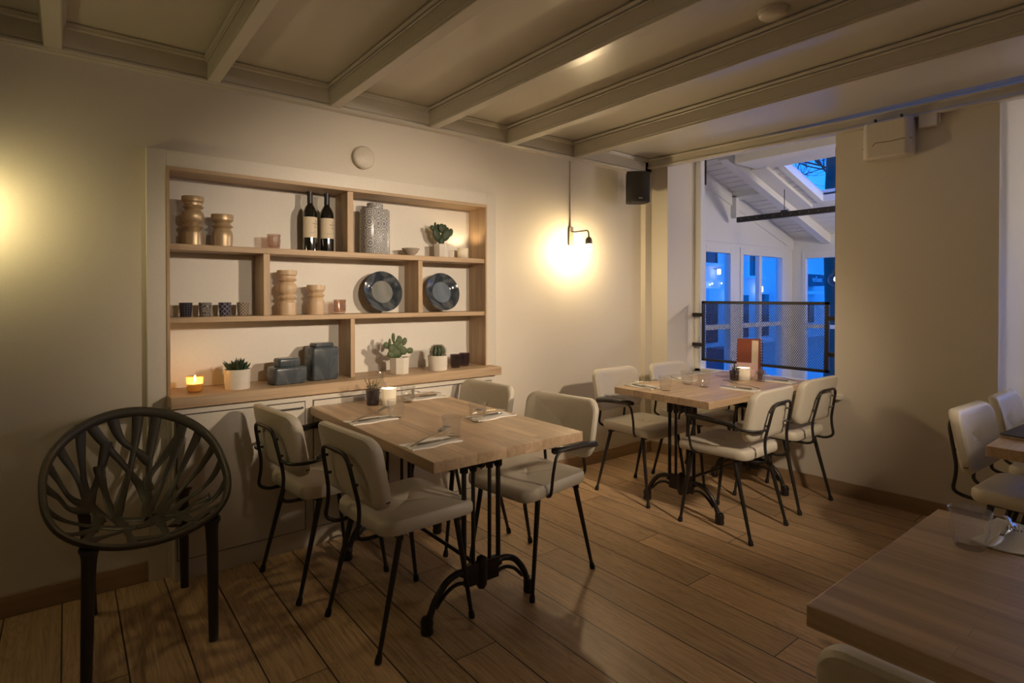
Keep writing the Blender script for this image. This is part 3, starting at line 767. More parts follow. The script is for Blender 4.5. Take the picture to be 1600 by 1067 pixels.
BR = [
 [(-.54, .86), (-.48, .70), (-.42, .54), (-.38, .42)], [(-.76, .64), (-.58, .62), (-.46, .54), (-.38, .42)],
 [(-.90, .44), (-.72, .46), (-.55, .40), (-.38, .38)], [(-.97, .20), (-.72, .32), (-.56, .28), (-.36, .34)],
 [(-.44, .90), (-.24, .84), (-.06, .74), (.07, .58), (.12, .38)], [(-.24, .86), (-.29, .70), (-.35, .52), (-.38, .40)],
 [(-.20, .98), (-.08, .88), (.08, .81), (.20, .72)], [(.12, .99), (.08, .88), (.0, .72), (-.10, .50), (-.18, .18)],
 [(.34, .94), (.23, .80), (.18, .66), (.12, .42), (.04, .04)], [(.64, .78), (.48, .68), (.28, .52), (.13, .30), (.06, .12)],
 [(.56, .73), (.36, .70), (.17, .62), (.14, .50)], [(.80, .60), (.56, .56), (.32, .38), (.12, .08)],
 [(.93, .34), (.74, .38), (.46, .36), (.26, .22), (.12, -.02)], [(.99, .10), (.76, .14), (.58, .16), (.38, .16), (.24, .02)],
 [(-.31, .72), (-.24, .52), (-.17, .18)], [(-.38, .42), (-.34, .26), (-.30, .14)], [(.66, -.06), (.48, 0), (.34, -.06), (.14, .04)],
 [(-.38, .40), (-.20, .20), (.04, .04)], [(-.30, .22), (-.38, -.04), (-.50, -.38), (-.60, -.80)],
 [(-.16, .18), (-.14, -.16), (-.16, -.55), (-.20, -.98)], [(.10, .02), (.12, -.30), (.12, -.66), (.14, -.99)],
 [(.30, -.10), (.36, -.44), (.46, -.88)], [(-.98, -.06), (-.68, .06), (-.40, .06), (-.06, -.14)], [(-.06, -.14), (.28, -.10), (.60, -.16), (.97, -.20)],
 [(-.50, -.38), (-.30, -.22), (-.06, -.14), (.16, .0)], [(-.93, -.36), (-.62, -.20), (-.38, -.04)], [(.36, -.44), (.58, -.34), (.80, -.50), (.86, -.52)],
 [(-.14, -.50), (.10, -.62), (.36, -.50)], [(.24, .02), (.30, -.10), (.20, -.36)]]
for br in BR:
    q = smooth_path([(a, c_, 0) for a, c_ in br], 7)
    P = [shell(v.x, v.y) for v in q]; U = [shell_n(v.x, v.y) for v in q]
    n_ = len(P)
    m.tube(P, [.0170 + .005 * math.cos(2 * PI * i / (n_ - 1)) for i in range(n_)], 12, flat=(1.0, .30), up=U)
m.build('shell', M['veg'], vg)
for a_, fx, fy in ((-127, -.205, -.27), (-52, .19, -.285)):
    top = shell(.985 * math.cos(R_(a_)), .985 * math.sin(R_(a_)))
    l = MB(); l.tube(smooth_path([top + Vector((0, 0, -.006)), top + Vector((0, .004, -.035)), (top.x * .6 + fx * .4, top.y * .6 + fy * .4, .30), (fx, fy, 0)], 6), [.024, .030, .032, .031, .030, .028, .0255, .0235, .0225, .022, .0215, .021, .0205, .020, .0195, .019, .0185, .018, .017], 16, flat=(1, 1))
    l.build('leg', M['vegleg'], vg)
for (tx, ty, fx, fy, zt) in ( (-.165, .19, -.135, .245, .47), (.19, .19, .205, .245, .47)):
    l = MB(); l.tube(smooth_path([(tx * 1.02, ty * 1.02, zt), (tx, ty, .42), (tx * .5 + fx * .5, ty * .5 + fy * .5, .22), (fx, fy, 0)], 5), [.034, .030, .026, .0235, .022, .0215, .021, .0205, .020, .0195, .019, .0185, .018, .0175, .017, .0165], 14)
    l.build('leg', M['vegleg'], vg)

# ================================================================== TABLEWARE
def tumbler(name, label, loc, h=.088, rt=.042, rb=.029, mat='glass', n=9, group=None, amp=.0034):
    def fl(r, z, a):
        k = 1 if .012 < z < h * .68 else 0
        return r + k * amp * abs(math.cos(n * a / 2)) * (1 if r > .02 else 0)
    m = MB()
    m.lathe([(.0001, 0), (rb - .002, 0), (rb, .003), (rb + .002, h * .16), (rb + (rt - rb) * .55, h * .62), (rb + (rt - rb) * .66, h * .70), (rt, h - .001), (rt - .001, h), (rt - .003, h - .001),
             (rb + (rt - rb) * .62 - .003, h * .68), (rb - .003, h * .2), (rb - .008, h * .14), (.0001, h * .13)], 54, flute=fl, closed=False)
    o = m.build(name, M[mat])
    tag(o, label, 'glass', group, loc); return o
TG = 'clear fluted tumblers set on the tables'
g1 = tumbler('drinking_glass', 'clear tumbler on the shelf-side table, closest to the near corner', (1.245, 1.985, .75), group=TG)
def gdup(src, loc, label): return dup(src, loc, random.random(), label)
gdup(g1, (1.492, 2.155, .75), 'clear tumbler on the right side of the shelf-side table, by the right-hand fork')
gdup(g1, (1.232, 2.462, .75), 'clear tumbler in front of the glowing white candle on the shelf-side table')
gdup(g1, (1.468, 2.79, .75), 'clear tumbler behind the candle, at the far end of the shelf-side table')
gdup(g1, (2.900, 2.155, .75), 'clear tumbler at the left end of the window table')
gdup(g1, (3.205, 2.085, .75), 'clear tumbler in the middle of the window table, in front of its taller-looking neighbour')
gdup(g1, (3.22, 2.22, .75), 'clear tumbler in the middle of the window table, the further of the two')
g2 = dup(g1, (1.640, .371, .75), .3, 'large-looking clear tumbler on the dim foreground table'); g2.scale = (1.0, 1.0, 1.0)

def napkin_mesh(L, W, seed):
    rnd = random.Random(seed); m = MB(); nx, ny = 12, 8; ph = [rnd.uniform(0, 6) for _ in range(4)]
    top = []
    for i in range(nx + 1):
        for j in range(ny + 1):
            x = (i / nx - .5) * L; y = (j / ny - .5) * W
            x += .005 * math.sin(j * .9 + ph[3]) ; y += .006 * math.sin(i * .8 + ph[0])
            z = .0035 + .0022 * math.sin(9 * i / nx + ph[1]) * math.cos(5 * j / ny + ph[2]) + (.002 if j in (0, ny) else 0)
            top.append((x, y, z))
    vs = top + [(x, y, .0003) for x, y, z in top]; n = len(top); fs = []
    for i in range(nx):
        for j in range(ny):
            a = i * (ny + 1) + j; fs.append((a, a + ny + 1, a + ny + 2, a + 1)); fs.append((n + a, n + a + 1, n + a + ny + 2, n + a + ny + 1))
    for i in range(nx):
        for j in (0, ny):
            a = i * (ny + 1) + j; c = a + ny + 1; fs.append((a, c, n + c, n + a) if j else (a, n + a, n + c, c))
    for j in range(ny):
        for i in (0, nx):
            a = i * (ny + 1) + j; c = a + 1; fs.append((a, n + a, n + c, c) if i == 0 else (a, c, n + c, n + a))
    return m.add(vs, fs)
def knife_mesh():
    m = MB()
    m.tube([(-.105, 0, 0), (-.10, 0, 0), (-.05, 0, 0), (.0, 0, 0), (.005, 0, 0)], [.004, .0095, .0088, .0072, .0045], 10, flat=(1, .5), up=(0, 0, 1))
    m.tube([(.004, 0, 0), (.012, .001, 0), (.06, .001, 0), (.095, -.001, 0), (.108, -.005, 0)], [.004, .0085, .0095, .008, .0012], 8, flat=(1, .09), up=(0, 0, 1))
    return m
def fork_mesh():
    m = MB()
    m.tube(smooth_path([(-.10, 0, 0), (-.05, 0, .004), (0, 0, .003), (.035, 0, .002), (.05, 0, .004)], 4), [.006] * 6 + [.004] * 5 + [.0032] * 3 + [.005, .009, .0115], 10, flat=(1, .3), up=(0, 0, 1))
    for i in range(4):
        y = (i - 1.5) * .0058
        m.tube(smooth_path([(.046, y, .004), (.065, y, .008), (.082, y, .009), (.094, y, .006)], 4), .0019, 6)
    return m
nap = napkin_mesh(.225, .10, 3).build('napkin', M['napkin'])
kn = knife_mesh().build('table_knife', M['steel']); fk = fork_mesh().build('table_fork', M['steel'])
SET = [  # centre, direction pointing to the tines, where
 ((1.128, 1.945), 4, 'at the near corner of the shelf-side table'),
 ((1.118, 2.478), 3, 'on the left side of the shelf-side table, before the candle'),
 ((1.600, 2.20), 183, 'on the right side of the shelf-side table'),
 ((1.610, 2.845), 178, 'at the far end of the shelf-side table'),
 ((2.905, 2.335), -88, 'at the left end of the window table, by its tumbler'),
 ((3.36, 2.375), -92, 'on the far side of the window table'),
 ((3.295, 1.895), 96, 'on the near side of the window table, middle'),
 ((3.80, 1.915), 95, 'at the right end of the window table'),
 ((1.785, .325), 182, 'on the dim foreground table behind the tumbler')]
first = True
for (x, y), a, where in SET:
    ra = R_(a); ux, uy = math.cos(ra), math.sin(ra)
    for kind, src in (('n', nap), ('k', kn), ('f', fk)):
        o = src if first else dup(src, (0, 0, 0))
        if kind == 'n': tag(o, 'folded white paper napkin ' + where, 'napkin', 'napkins laid on the tables', (x, y, .7502), ra)
        if kind == 'k':
            tag(o, 'steel knife ' + where, 'knife', 'knives laid on the tables', (x + ux * .03 + uy * .012, y + uy * .03 - ux * .012, .7605), ra - .05)
        if kind == 'f':
            tag(o, 'steel fork ' + where, 'fork', 'forks laid on the tables', (x + ux * -.004 + uy * .002, y + uy * -.004 - ux * .002, .7790), 0); o.rotation_euler = (Matrix.Rotation(ra + .24, 4, 'Z') @ Matrix.Rotation(-.13, 4, 'Y')).to_euler(); o.scale = (1.12, 1.12, 1.12)
    first = False

def flame(par, z, mat='flame', s=1.0, x=0, y=0):
    m = MB(); m.lathe([(.0001, 0), (.0035 * s, .004 * s), (.0045 * s, .010 * s), (.0028 * s, .018 * s), (.0001, .028 * s)], 12, (x, y, z), closed=False); m.build('flame', M[mat], par)
    m = MB(); m.tube([(x, y, z - .008), (x, y, z + .004)], .0008, 6); m.build('wick', M['twig'], par)
# candle cup: opal cup with wax and flame
def cup_candle(label, loc, r, h, group=None, lit=True):
    t = thing('candle', label, 'candle', loc, 0, group)
    m = MB(); m.lathe([(.0001, 0), (r * .90, 0), (r * .96, .004), (r, h), (r - .0035, h), (r * .93 - .003, .006), (.0001, .005)], 36, closed=False); m.build('cup', M['waxcup'], t)
    m = MB(); m.lathe([(.0001, .006), (r * .90 - .004, .006), (r * .93 - .004, h * .36), (.0001, h * .34)], 28, closed=False); m.build('wax', M['wax'], t)
    if lit: flame(t, h * .36 + .006, 'flame', 1.15)
    return t
cup_candle('glowing white candle in an opal cup on the shelf-side table', (1.355, 2.79, .75), .040, .088)
cup_candle('glowing white candle in an opal cup on the window table, below the red menu', (3.70, 2.10, .75), .047, .084)
cup_candle('glowing white pillar candle on the top shelf, right of the prickly pear', (2.10, 3.205, 1.582), .036, .070)
cup_candle('small pale cup on the top shelf, between cactus pot and glowing candle', (2.025, 3.245, 1.582), .028, .052, lit=False)

# smoked tumbler with dry twigs (shelf-side table) and carafe
def twig_glass(label, loc, r, h, green, seed, spread=.07, hh=.07):
    t = thing('flower_glass', label, 'vase', loc)
    m = MB(); m.lathe([(.0001, 0), (r * .82, 0), (r * .86, .004), (r, h), (r - .002, h), (r * .84 - .002, .008), (.0001, .007)], 32, closed=False, flute=lambda rr, z, a: rr + (.0012 * math.sin(14 * a) if rr > .02 else 0)); m.build('glass', M['smoke'], t)
    rnd = random.Random(seed); tw = MB(); lf = MB()
    for i in range(11):
        a = rnd.uniform(0, 2 * PI); s = rnd.uniform(.2, 1) * spread; z1 = h + rnd.uniform(.2, 1) * hh
        p0 = Vector((rnd.uniform(-.01, .01), rnd.uniform(-.01, .01), .012)); p1 = Vector((s * math.cos(a), s * math.sin(a), z1)); mid = (p0 + p1) / 2 + Vector((0, 0, .01)); mid.x *= .7; mid.y *= .7
        P = smooth_path([p0, mid, p1], 5); tw.tube(P, .0013, 6)
        for j in range(5, 11):
            c = P[j]; d = Vector((rnd.uniform(-1, 1), rnd.uniform(-1, 1), rnd.uniform(.1, 1))).normalized()
            lf.tube([c, c + d * .006, c + d * .014], [.0008, .0042 if green else .003, .0004], 6, flat=(1, .5))
    tw.build('twig', M['twig'], t); lf.build('leaf', M['leaf'], t)
    return t
twig_glass('smoked glass of dry brown twigs on the shelf-side table, left of the candle', (1.284, 2.835, .75), .036, .082, False, 5)
twig_glass('smoked glass of small succulents on the window table, left of the candle', (3.63, 2.125, .75), .032, .068, True, 8, .035, .045)
m = MB(); m.lathe([(.0001, 0), (.030, 0), (.033, .004), (.033, .07), (.028, .092), (.016, .108), (.0145, .125), (.022, .158), (.0205, .158), (.013, .125), (.0145, .107), (.0265, .09), (.031, .07), (.031, .007), (.0001, .006)], 36, closed=False)
tag(m.build('carafe', M['glass']), 'small clear glass carafe on the shelf-side table, behind the candle', 'carafe', None, (1.375, 2.925, .75))
# tumbler with sticks + menu on the window table
t = thing('straw_glass', 'clear tumbler holding brown sticks on the window table, right of the candle', 'glass', (3.72, 1.99, .75))
m = MB(); m.lathe([(.0001, 0), (.031, 0), (.032, .004), (.042, .082), (.0395, .082), (.030, .01), (.0001, .009)], 36, closed=False); m.build('glass', M['glass'], t)
m = MB(); rnd = random.Random(2)
for i in range(7):
    a = rnd.uniform(0, 6.28); m.tube([(.012 * math.cos(a), .012 * math.sin(a), .011), (.026 * math.cos(a + 1), .026 * math.sin(a + 1), rnd.uniform(.06, .09))], .0035, 6)
m.build('stick', M['twig'], t)
t = thing('menu_card', 'red-brown folded menu standing on the window table behind the candle', 'menu', (3.90, 2.17, .75), R_(20))
# standing tent: front leaf leaning back, back leaf
A = Matrix.Rotation(R_(-9), 4, 'Y')
def leafbox(y0, y1, z0, z1, off, th=.002, rot=A): 
    q = MB(); q.box(-th / 2 + off, th / 2 + off, y0, y1, z0, z1, Matrix.Translation((-.035, 0, 0)) @ Matrix.Rotation(R_(7), 4, 'Y')); return q
leafbox(-.080, .080, .001, .275, 0).build('front_leaf', M['redmenu'], t, smooth=False)
leafbox(-.066, .078, .002, .10, -.0018, .001).build('photo_band', M['menupink'], t, smooth=False)
leafbox(-.066, -.022, .10, .262, -.0018, .001).build('beige_strip', M['menustrip'], t, smooth=False)
q = MB(); q.box(-.001, .001, -.080, .080, .001, .275, Matrix.Translation((.034, 0, 0)) @ Matrix.Rotation(R_(-7), 4, 'Y')); q.build('back_leaf', M['redmenu'], t, smooth=False)
# folded card on table at right edge
t = thing('leather_menu', 'closed dark menu folder lying on the table at the right edge', 'menu', (3.13, .50, .75), R_(-4))
m = MB(); m.box(-.12, .19, -.15, .08, .0005, .006); m.build('cover', M['block'], t, bevel=.002)
m = MB(); m.box(-.115, .185, -.145, .075, .006, .011); m.build('page', M['napkin'], t, bevel=.002)
m = MB(); m.box(-.12, .19, -.15, .08, .011, .016); m.build('cover', M['seam'], t, bevel=.002)

# ================================================================== THINGS ON THE SHELVES
S1, S2, S3 = 1.582, 1.229, .866; YS = 3.20
def stack_vase(label, x, z, r, tall, mat, y=YS):
    g = .66
    if tall:
        pr = [(0, 0), (.92, 0), (.94, .05), (.90, .066), (g, .078), (.80, .084), (.98, .094), (.80, .104), (g, .110), (.90, .122), (.98, .130), (.98, .156), (.90, .166), (g, .178), (.80, .183), (.98, .191), (.80, .199), (g, .205), (.93, .216), (1, .220), (1, .239), (.97, .243), (.85, .243), (.82, .20), (0, .20)]
    else:
        pr = [(0, 0), (.90, 0), (.96, .05), (.94, .070), (.84, .084), (g + .06, .092), (.82, .097), (1.0, .105), (.82, .114), (g + .04, .121), (.90, .131), (1.02, .137), (1.03, .160), (1, .165), (.87, .165), (.84, .13), (0, .13)]
    pr = [(a * r, z_) for a, z_ in pr]
    m = MB(); m.lathe([(max(a, .0001), b_) for a, b_ in pr], 40, closed=False)
    tag(m.build('candle_holder', M[mat], angle=30), label, 'candle holder', 'turned candle holders on the shelves', (x, y, z))
stack_vase('tall dull gold stacked-ring candle holder, far left of the top shelf', .497, S1, .050, True, 'gold')
stack_vase('short dull gold stacked-ring candle holder on the top shelf', .630, S1, .051, False, 'gold')
stack_vase('tall pale wooden stacked-ring candle holder on the middle shelf', .950, S2, .052, True, 'lathewood')
stack_vase('short pale wooden stacked-ring candle holder on the middle shelf', 1.108, S2, .049, False, 'lathewood')
tumbler('ribbed_glass', 'small patterned pinkish tumbler on the top shelf, left of the wine bottles', (.882, YS, S1), .082, .035, .026, 'pinkglass', 16)
tumbler('ribbed_glass', 'small rose-tinted tumbler on the middle shelf, right of the wooden holders', (1.247, YS, S2), .082, .036, .027, 'pinkglass', 16)
tumbler('ribbed_glass', 'violet-grey tumbler on the sill board, the left of the dark pair', (1.995, 3.13, S3), .086, .037, .027, 'greyglass', 20, 'pair of violet-grey tumblers')
tumbler('ribbed_glass', 'violet-grey tumbler on the sill board, the right of the dark pair', (2.09, 3.17, S3), .086, .037, .027, 'greyglass', 20, 'pair of violet-grey tumblers')
def bottle(x, y, z, label):
    t = thing('wine_bottle', label, 'bottle', (x, y, z), 0, 'dark wine bottles on the top shelf')
    r = .038
    m = MB(); m.lathe([(.0001, .006), (r - .006, 0), (r, .004), (r, .205), (r * .96, .222), (r * .72, .243), (r * .42, .262), (.0145, .275), (.014, .31), (.0001, .312)], 40, closed=False); m.build('bottle_body', M['bottle'], t)
    m = MB(); m.lathe([(.0152, .268), (.0152, .322), (.0165, .323), (.0165, .334), (.0001, .335)], 28, closed=False); m.build('foil_cap', M['foil'], t)
    m = MB(); a0, a1 = R_(-170), R_(-12); n = 24; vs = []
    for i in range(n + 1):
        a = a0 + (a1 - a0) * i / n
        for (rr, zz) in ((r + .0002, .075), (r + .0012, .075), (r + .0012, .190), (r + .0002, .190)): vs.append((rr * math.cos(a), rr * math.sin(a), zz))
    fs = [(i * 4 + k, i * 4 + (k + 1) % 4, (i + 1) * 4 + (k + 1) % 4, (i + 1) * 4 + k) for i in range(n) for k in range(4)] + [(0, 1, 2, 3), (n * 4 + 3, n * 4 + 2, n * 4 + 1, n * 4)]
    m.add(vs, fs); lb = m.build('label', M['label'], t)
    m = MB()
    for (zz, c, w, hh) in ((.152, -58, 30, .003), (.146, -58, 14, .0015), (.133, -58, 14, .003), (.163, -58, 4, .008), (.10, -95, 16, .0015), (.106, -62, 20, .001)):
        k = 8; vv = []
        for i in range(k + 1):
            a = R_(c - w + 2 * w * i / k)
            vv += [((r + .0018) * math.cos(a), (r + .0018) * math.sin(a), zz), ((r + .0018) * math.cos(a), (r + .0018) * math.sin(a), zz + hh)]
        m.add(vv, [(2 * i, 2 * i + 2, 2 * i + 3, 2 * i + 1) for i in range(k)])
    m.build('print', M['ink'], lb)
bottle(1.076, 3.20, S1, 'dark wine bottle on the top shelf, the left of the two')
bottle(1.172, 3.20, S1, 'dark wine bottle on the top shelf, next to the oak divider')
# tall patterned ginger jar
t = thing('ginger_jar', 'tall grey lidded jar with rosette pattern on the top shelf', 'jar', (1.465, 3.20, S1), R_(12))
def boxjar(w, d, h, r, z0=0.0):
    m = MB(); pts = []
    for q, (sx, sy) in enumerate(((1, 1), (-1, 1), (-1, -1), (1, -1))):
        for k in range(7):
            a = (q + k / 6) * PI / 2; pts.append(((w / 2 - r) * sx + r * math.cos(a), (d / 2 - r) * sy + r * math.sin(a)))
    rings = [(.88, z0), (.97, z0 + .004), (1, z0 + .012), (1, z0 + h - .014), (.97, z0 + h - .005), (.9, z0 + h)]
    vs = [(x * s, y * s, z) for s, z in rings for x, y in pts]; n = len(pts)
    fs = [(i * n + k, i * n + (k + 1) % n, (i + 1) * n + (k + 1) % n, (i + 1) * n + k) for i in range(len(rings) - 1) for k in range(n)]
    fs += [tuple(reversed(range(n))), tuple((len(rings) - 1) * n + k for k in range(n))]
    return m.add(vs, fs)
o = boxjar(.178, .12, .272, .045).build('jar_body', M['jarpat'], t); uv_cyl(o, .272, .09)
m = MB(); m.lathe([(.0001, .272), (.044, .272), (.048, .276), (.049, .300), (.046, .306), (.0001, .308)], 32, closed=False); o = m.build('lid', M['jarpat'], t); uv_cyl(o, .272, .05)
m = MB(); m.lathe([(.0001, 0), (.020, 0), (.023, .006), (.040, .022), (.054, .046), (.055, .050), (.052, .050), (.038, .026), (.0001, .012)], 48, closed=False, flute=lambda r, z, a: r + (.0015 * math.cos(24 * a) if r > .03 else 0))
o = m.build('small_bowl', M['bowl']); uv_cyl(o, .05, .05); tag(o, 'small ribbed grey-brown bowl on the top shelf', 'bowl', None, (1.706, YS, S1))
# four patterned cups
for x, mt, lb in ((.464, 'cupgrid', 'dark cup with fine grid pattern, leftmost of four on the middle shelf'), (.550, 'cupflower', 'dark cup with pale flowers, second of four on the middle shelf'),
                  (.640, 'cupcross', 'navy cup with crossing pale lines, third of four on the middle shelf'), (.726, 'cupdia', 'pale cup with brown lattice pattern, nearest the oak divider on the middle shelf')):
    m = MB(); m.lathe([(.0001, 0), (.023, 0), (.025, .003), (.030, .070), (.0275, .070), (.023, .006), (.0001, .005)], 36, closed=False)
    o = m.build('patterned_cup', M[mt]); uv_cyl(o, .07, .028); tag(o, lb, 'cup', 'patterned cups on the middle shelf', (x, YS, S2))
# plates leaning on the back panel
def plate(x, rz, lb, cm, r=.126):
    t = thing('stoneware_plate', lb, 'plate', (x, 3.222, S2 + .001), 0, 'glazed plates leaning on the middle shelf')
    A_ = Matrix.Translation((0, .0, r)) @ Matrix.Rotation(R_(90 - 13), 4, 'X') @ Matrix.Translation((0, 0, 0))
    m = MB(); m.lathe([(.0001, 0), (.06, 0), (.066, .002), (.072, .005), (.10, .012), (r - .003, .022), (r, .024), (r - .003, .0265), (.10, .017), (.076, .0095), (.070, .005), (.0001, .004)], 56, mat=A_, closed=False, flute=lambda q, z, a: q * (1 + .004 * math.sin(3 * a + rz)) if q > .09 else q)
    m.build('plate_rim', M['platem'], t)
    m = MB(); m.lathe([(.0001, .0045), (.066, .0045), (.069, .0062), (.064, .0060), (.0001, .0055)], 40, mat=A_, closed=False); m.build('plate_well', M[cm], t)
plate(1.520, .4, 'dark glazed plate with grey centre leaning on the middle shelf, left of the divider', 'platec')
plate(1.942, 1.7, 'dark glazed plate with blue-grey centre leaning on the middle shelf, far right bay', 'platecb')
# sill: candle in amber glass
t = thing('tealight_glass', 'glowing amber glass candle on the sill board, far left', 'candle', (.487, 3.10, S3), 0)
m = MB(); m.lathe([(.0001, 0), (.024, 0), (.031, .004), (.036, .018), (.0385, .078), (.0365, .078), (.034, .02), (.028, .008), (.0001, .007)], 36, closed=False); m.build('glass', M['amber'], t)
m = MB(); m.lathe([(.0001, .0085), (.027, .0085), (.0315, .02), (.032, .044), (.0001, .043)], 28, closed=False); m.build('wax', M['wax'], t)
flame(t, .050, 'flames', 1.1)
# pots and plants
def pot(t, r, h, sides, rb=.93):
    m = MB(); m.lathe([(.0001, 0), (r * rb, 0), (r * (rb + .02), .003), (r, h), (r - .005, h), (r * rb - .006, .012), (.0001, .011)], sides, closed=False); m.build('pot', M['pot'], t, angle=30 if sides < 20 else 40, bevel=.0015 if sides < 20 else 0)
    m = MB(); m.lathe([(.0001, .012), (r * rb - .007, .013), (r - .007, h - .010), (.0001, h - .006)], 28, closed=False); m.build('soil', M['soil'], t)
def pads_mesh(spec):
    m = MB()
    for (x, y, z, rx, rz_, th, lean, yaw) in spec:
        A_ = Matrix.Translation((x, y, z)) @ Matrix.Rotation(yaw, 4, 'Z') @ Matrix.Rotation(lean, 4, 'Y') @ Matrix.Diagonal((rx, th, rz_, 1))
        pr = [(max(.0001, math.sin(PI * i / 12) * (1 - .10 * math.cos(PI * i / 12))), -math.cos(PI * i / 12)) for i in range(13)]
        m.lathe(pr, 20, mat=A_, closed=False)
    return m
t = thing('prickly_pear', 'bushy dark prickly pear cactus in a white pot on the top shelf', 'plant', (1.930, YS, S1))
pot(t, .051, .088, 8)
pads_mesh([(0, 0, .105, .022, .03, .014, 0, 0), (-.034, 0, .148, .030, .047, .011, -.35, .2), (.030, -.006, .150, .031, .044, .011, .5, -.2), (-.004, -.012, .192, .026, .030, .010, 0, .1), (-.018, .01, .190, .022, .032, .009, -.1, .5),
           (.028, .004, .193, .020, .028, .009, .2, .3), (-.066, 0, .190, .015, .020, .008, -.5, 0), (-.044, .004, .208, .008, .022, .008, 0, 1.2), (.072, 0, .170, .019, .028, .009, .25, .2), (.050, .006, .180, .018, .026, .008, .5, .6)]).build('cactus', M['cactusd'], t)
t = thing('prickly_pear', 'spreading green prickly pear cactus in a white pot on the sill board', 'plant', (1.575, 3.10, S3))
pot(t, .060, .098, 8)
pads_mesh([(-.03, 0, .125, .034, .034, .016, 0, 0), (-.005, 0, .122, .03, .03, .014, .3, .3), (-.052, -.01, .150, .025, .030, .009, -.2, .1), (-.083, 0, .172, .017, .022, .007, -.5, 0), (-.058, .01, .185, .011, .028, .008, .1, .9), (-.030, -.012, .176, .017, .022, .008, .4, 0), (-.034, .01, .215, .012, .030, .008, -.05, .3),
           (.000, .0, .195, .024, .018, .008, .3, 0), (.006, .01, .211, .020, .015, .007, .5, .2), (.002, -.008, .155, .026, .022, .009, .7, .1), (.034, 0, .190, .016, .025, .008, .35, 0), (.022, -.01, .136, .027, .025, .009, 1.1, 0), (.066, -.01, .134, .024, .019, .008, 0, .1), (-.062, -.01, .118, .018, .022, .008, -.6, 0), (-.010, 0, .165, .020, .035, .009, .5, .4)]).build('cactus', M['cactus'], t)
t = thing('barrel_cactus', 'small round ribbed cactus in a white pot on the sill board', 'plant', (1.842, 3.10, S3))
pot(t, .062, .092, 40)
m = MB(); pr = [(max(.0001, .048 * math.sin(PI * i / 14)), .118 - .040 * math.cos(PI * i / 14)) for i in range(15)]
m.lathe(pr, 96, closed=False, flute=lambda r, z, a: r * (1 - .13 * abs(math.sin(6.5 * a)))); m.build('cactus', M['cactusd'], t)
m = MB(); rnd = random.Random(4)
for k in range(13):
    for i in range(2, 13):
        if len(m.v) > 9000: break
        a = 2 * PI * k / 13; r, z = pr[i]
        for j in range(4):
            d = Vector((math.cos(a) + rnd.uniform(-.7, .7), math.sin(a) + rnd.uniform(-.7, .7), (i - 7) * .12 + rnd.uniform(-.5, .5))).normalized(); c = Vector((r * math.cos(a), r * math.sin(a), z))
            m.tube([c, c + d * .011], [.0015, .0005], 3)
m.build('spines', M['spine'], t)['kind'] = 'stuff'
t = thing('aloe_plant', 'small spiky dark succulent in a white pot, right of the amber candle', 'plant', (.677, 3.10, S3))
pot(t, .061, .098, 40)
m = MB(); rnd = random.Random(9)
for i in range(60):
    a = rnd.uniform(0, 6.28); rr = .040 * math.sqrt(rnd.random()); c = Vector((rr * math.cos(a), rr * math.sin(a), .095)); d = Vector((math.cos(a) * rr * 18, math.sin(a) * rr * 18, 1)).normalized(); L_ = rnd.uniform(.035, .062)
    m.tube([c, c + d * L_ * .5, c + d * L_], [.0045, .0055, .0006], 6)
m.build('leaves', M['cactusd'], t)
# slate lidded boxes
t = thing('ceramic_box', 'low wide slate-blue lidded ceramic box on the sill board', 'box', (.925, 3.12, S3), R_(8))
boxjar(.175, .115, .092, .014).build('box_body', M['slate'], t); boxjar(.118, .080, .046, .012, .090).build('lid', M['slate'], t)
t = thing('ceramic_box', 'tall slate-blue lidded ceramic jar on the sill board, against the divider', 'box', (1.125, 3.16, S3), R_(8))
boxjar(.155, .110, .182, .014).build('box_body', M['slate'], t); boxjar(.112, .080, .024, .010, .180).build('lid', M['slate'], t)

# ================================================================== WALL FITTINGS
t = thing('loudspeaker', 'small black loudspeaker on a bracket in the corner below the ceiling', 'loudspeaker', (3.635, 2.985, 2.083), R_(-38))
m = MB(); pl = [(-.095, -.062), (-.06, -.076), (0, -.081), (.06, -.076), (.095, -.062), (.080, .05), (.05, .07), (-.05, .07), (-.080, .05)]
m.prism(pl, 0, .245); m.build('cabinet', M['spk'], t, bevel=.006)
m = MB(); m.prism([(-.088, -.066), (-.055, -.080), (0, -.085), (.055, -.080), (.088, -.066), (.088, -.06), (-.088, -.06)], .012, .235); gr = m.build('grille', M['spk'], t, bevel=.004)
m = MB(); m.box(-.004, .026, -.0875, -.083, .026, .034); m.build('badge', M['badge'], gr)
m = MB(); m.tube([(-.0, .06, .15), (.02, .12, .15)], .014, 10); m.box(-.025, .06, .10, .112, .10, .20); m.build('bracket', M['blk'], t)
m = MB(); m.tube([(-.07, -.045, .004), (-.07, -.045, -.006)], .012, 12); m.tube([(.07, -.045, .004), (.07, -.045, -.006)], .012, 12); m.build('foot', M['blk'], t)

t = thing('wall_vent', 'round white disc vent on the back wall above the shelves', 'vent', (1.36, YB, 2.134))
m = MB(); m.lathe([(.0001, .034), (.050, .033), (.061, .026), (.064, .014), (.060, .012), (.055, 0)], 40, mat=Matrix.Rotation(PI / 2, 4, 'X')); m.build('cap', M['plastic'], t)
m = MB(); m.lathe([(.063, .010), (.066, .014), (.066, .020), (.062, .026)], 40, mat=Matrix.Rotation(PI / 2, 4, 'X'), closed=False); m.build('ring', M['plastic'], t)
t = thing('smoke_detector', 'flat round white detector on the ceiling between two beams, upper right', 'smoke detector', (2.28, 1.17, CEIL))
m = MB(); m.lathe([(.0001, -.030), (.040, -.030), (.054, -.020), (.058, -.006), (.058, 0)], 40); m.build('housing', M['plastic'], t)
t = thing('wall_heater', 'white rounded box with a dark seam high on the window wall', 'wall unit', (4.088, 1.335, 2.19), R_(-88.2))
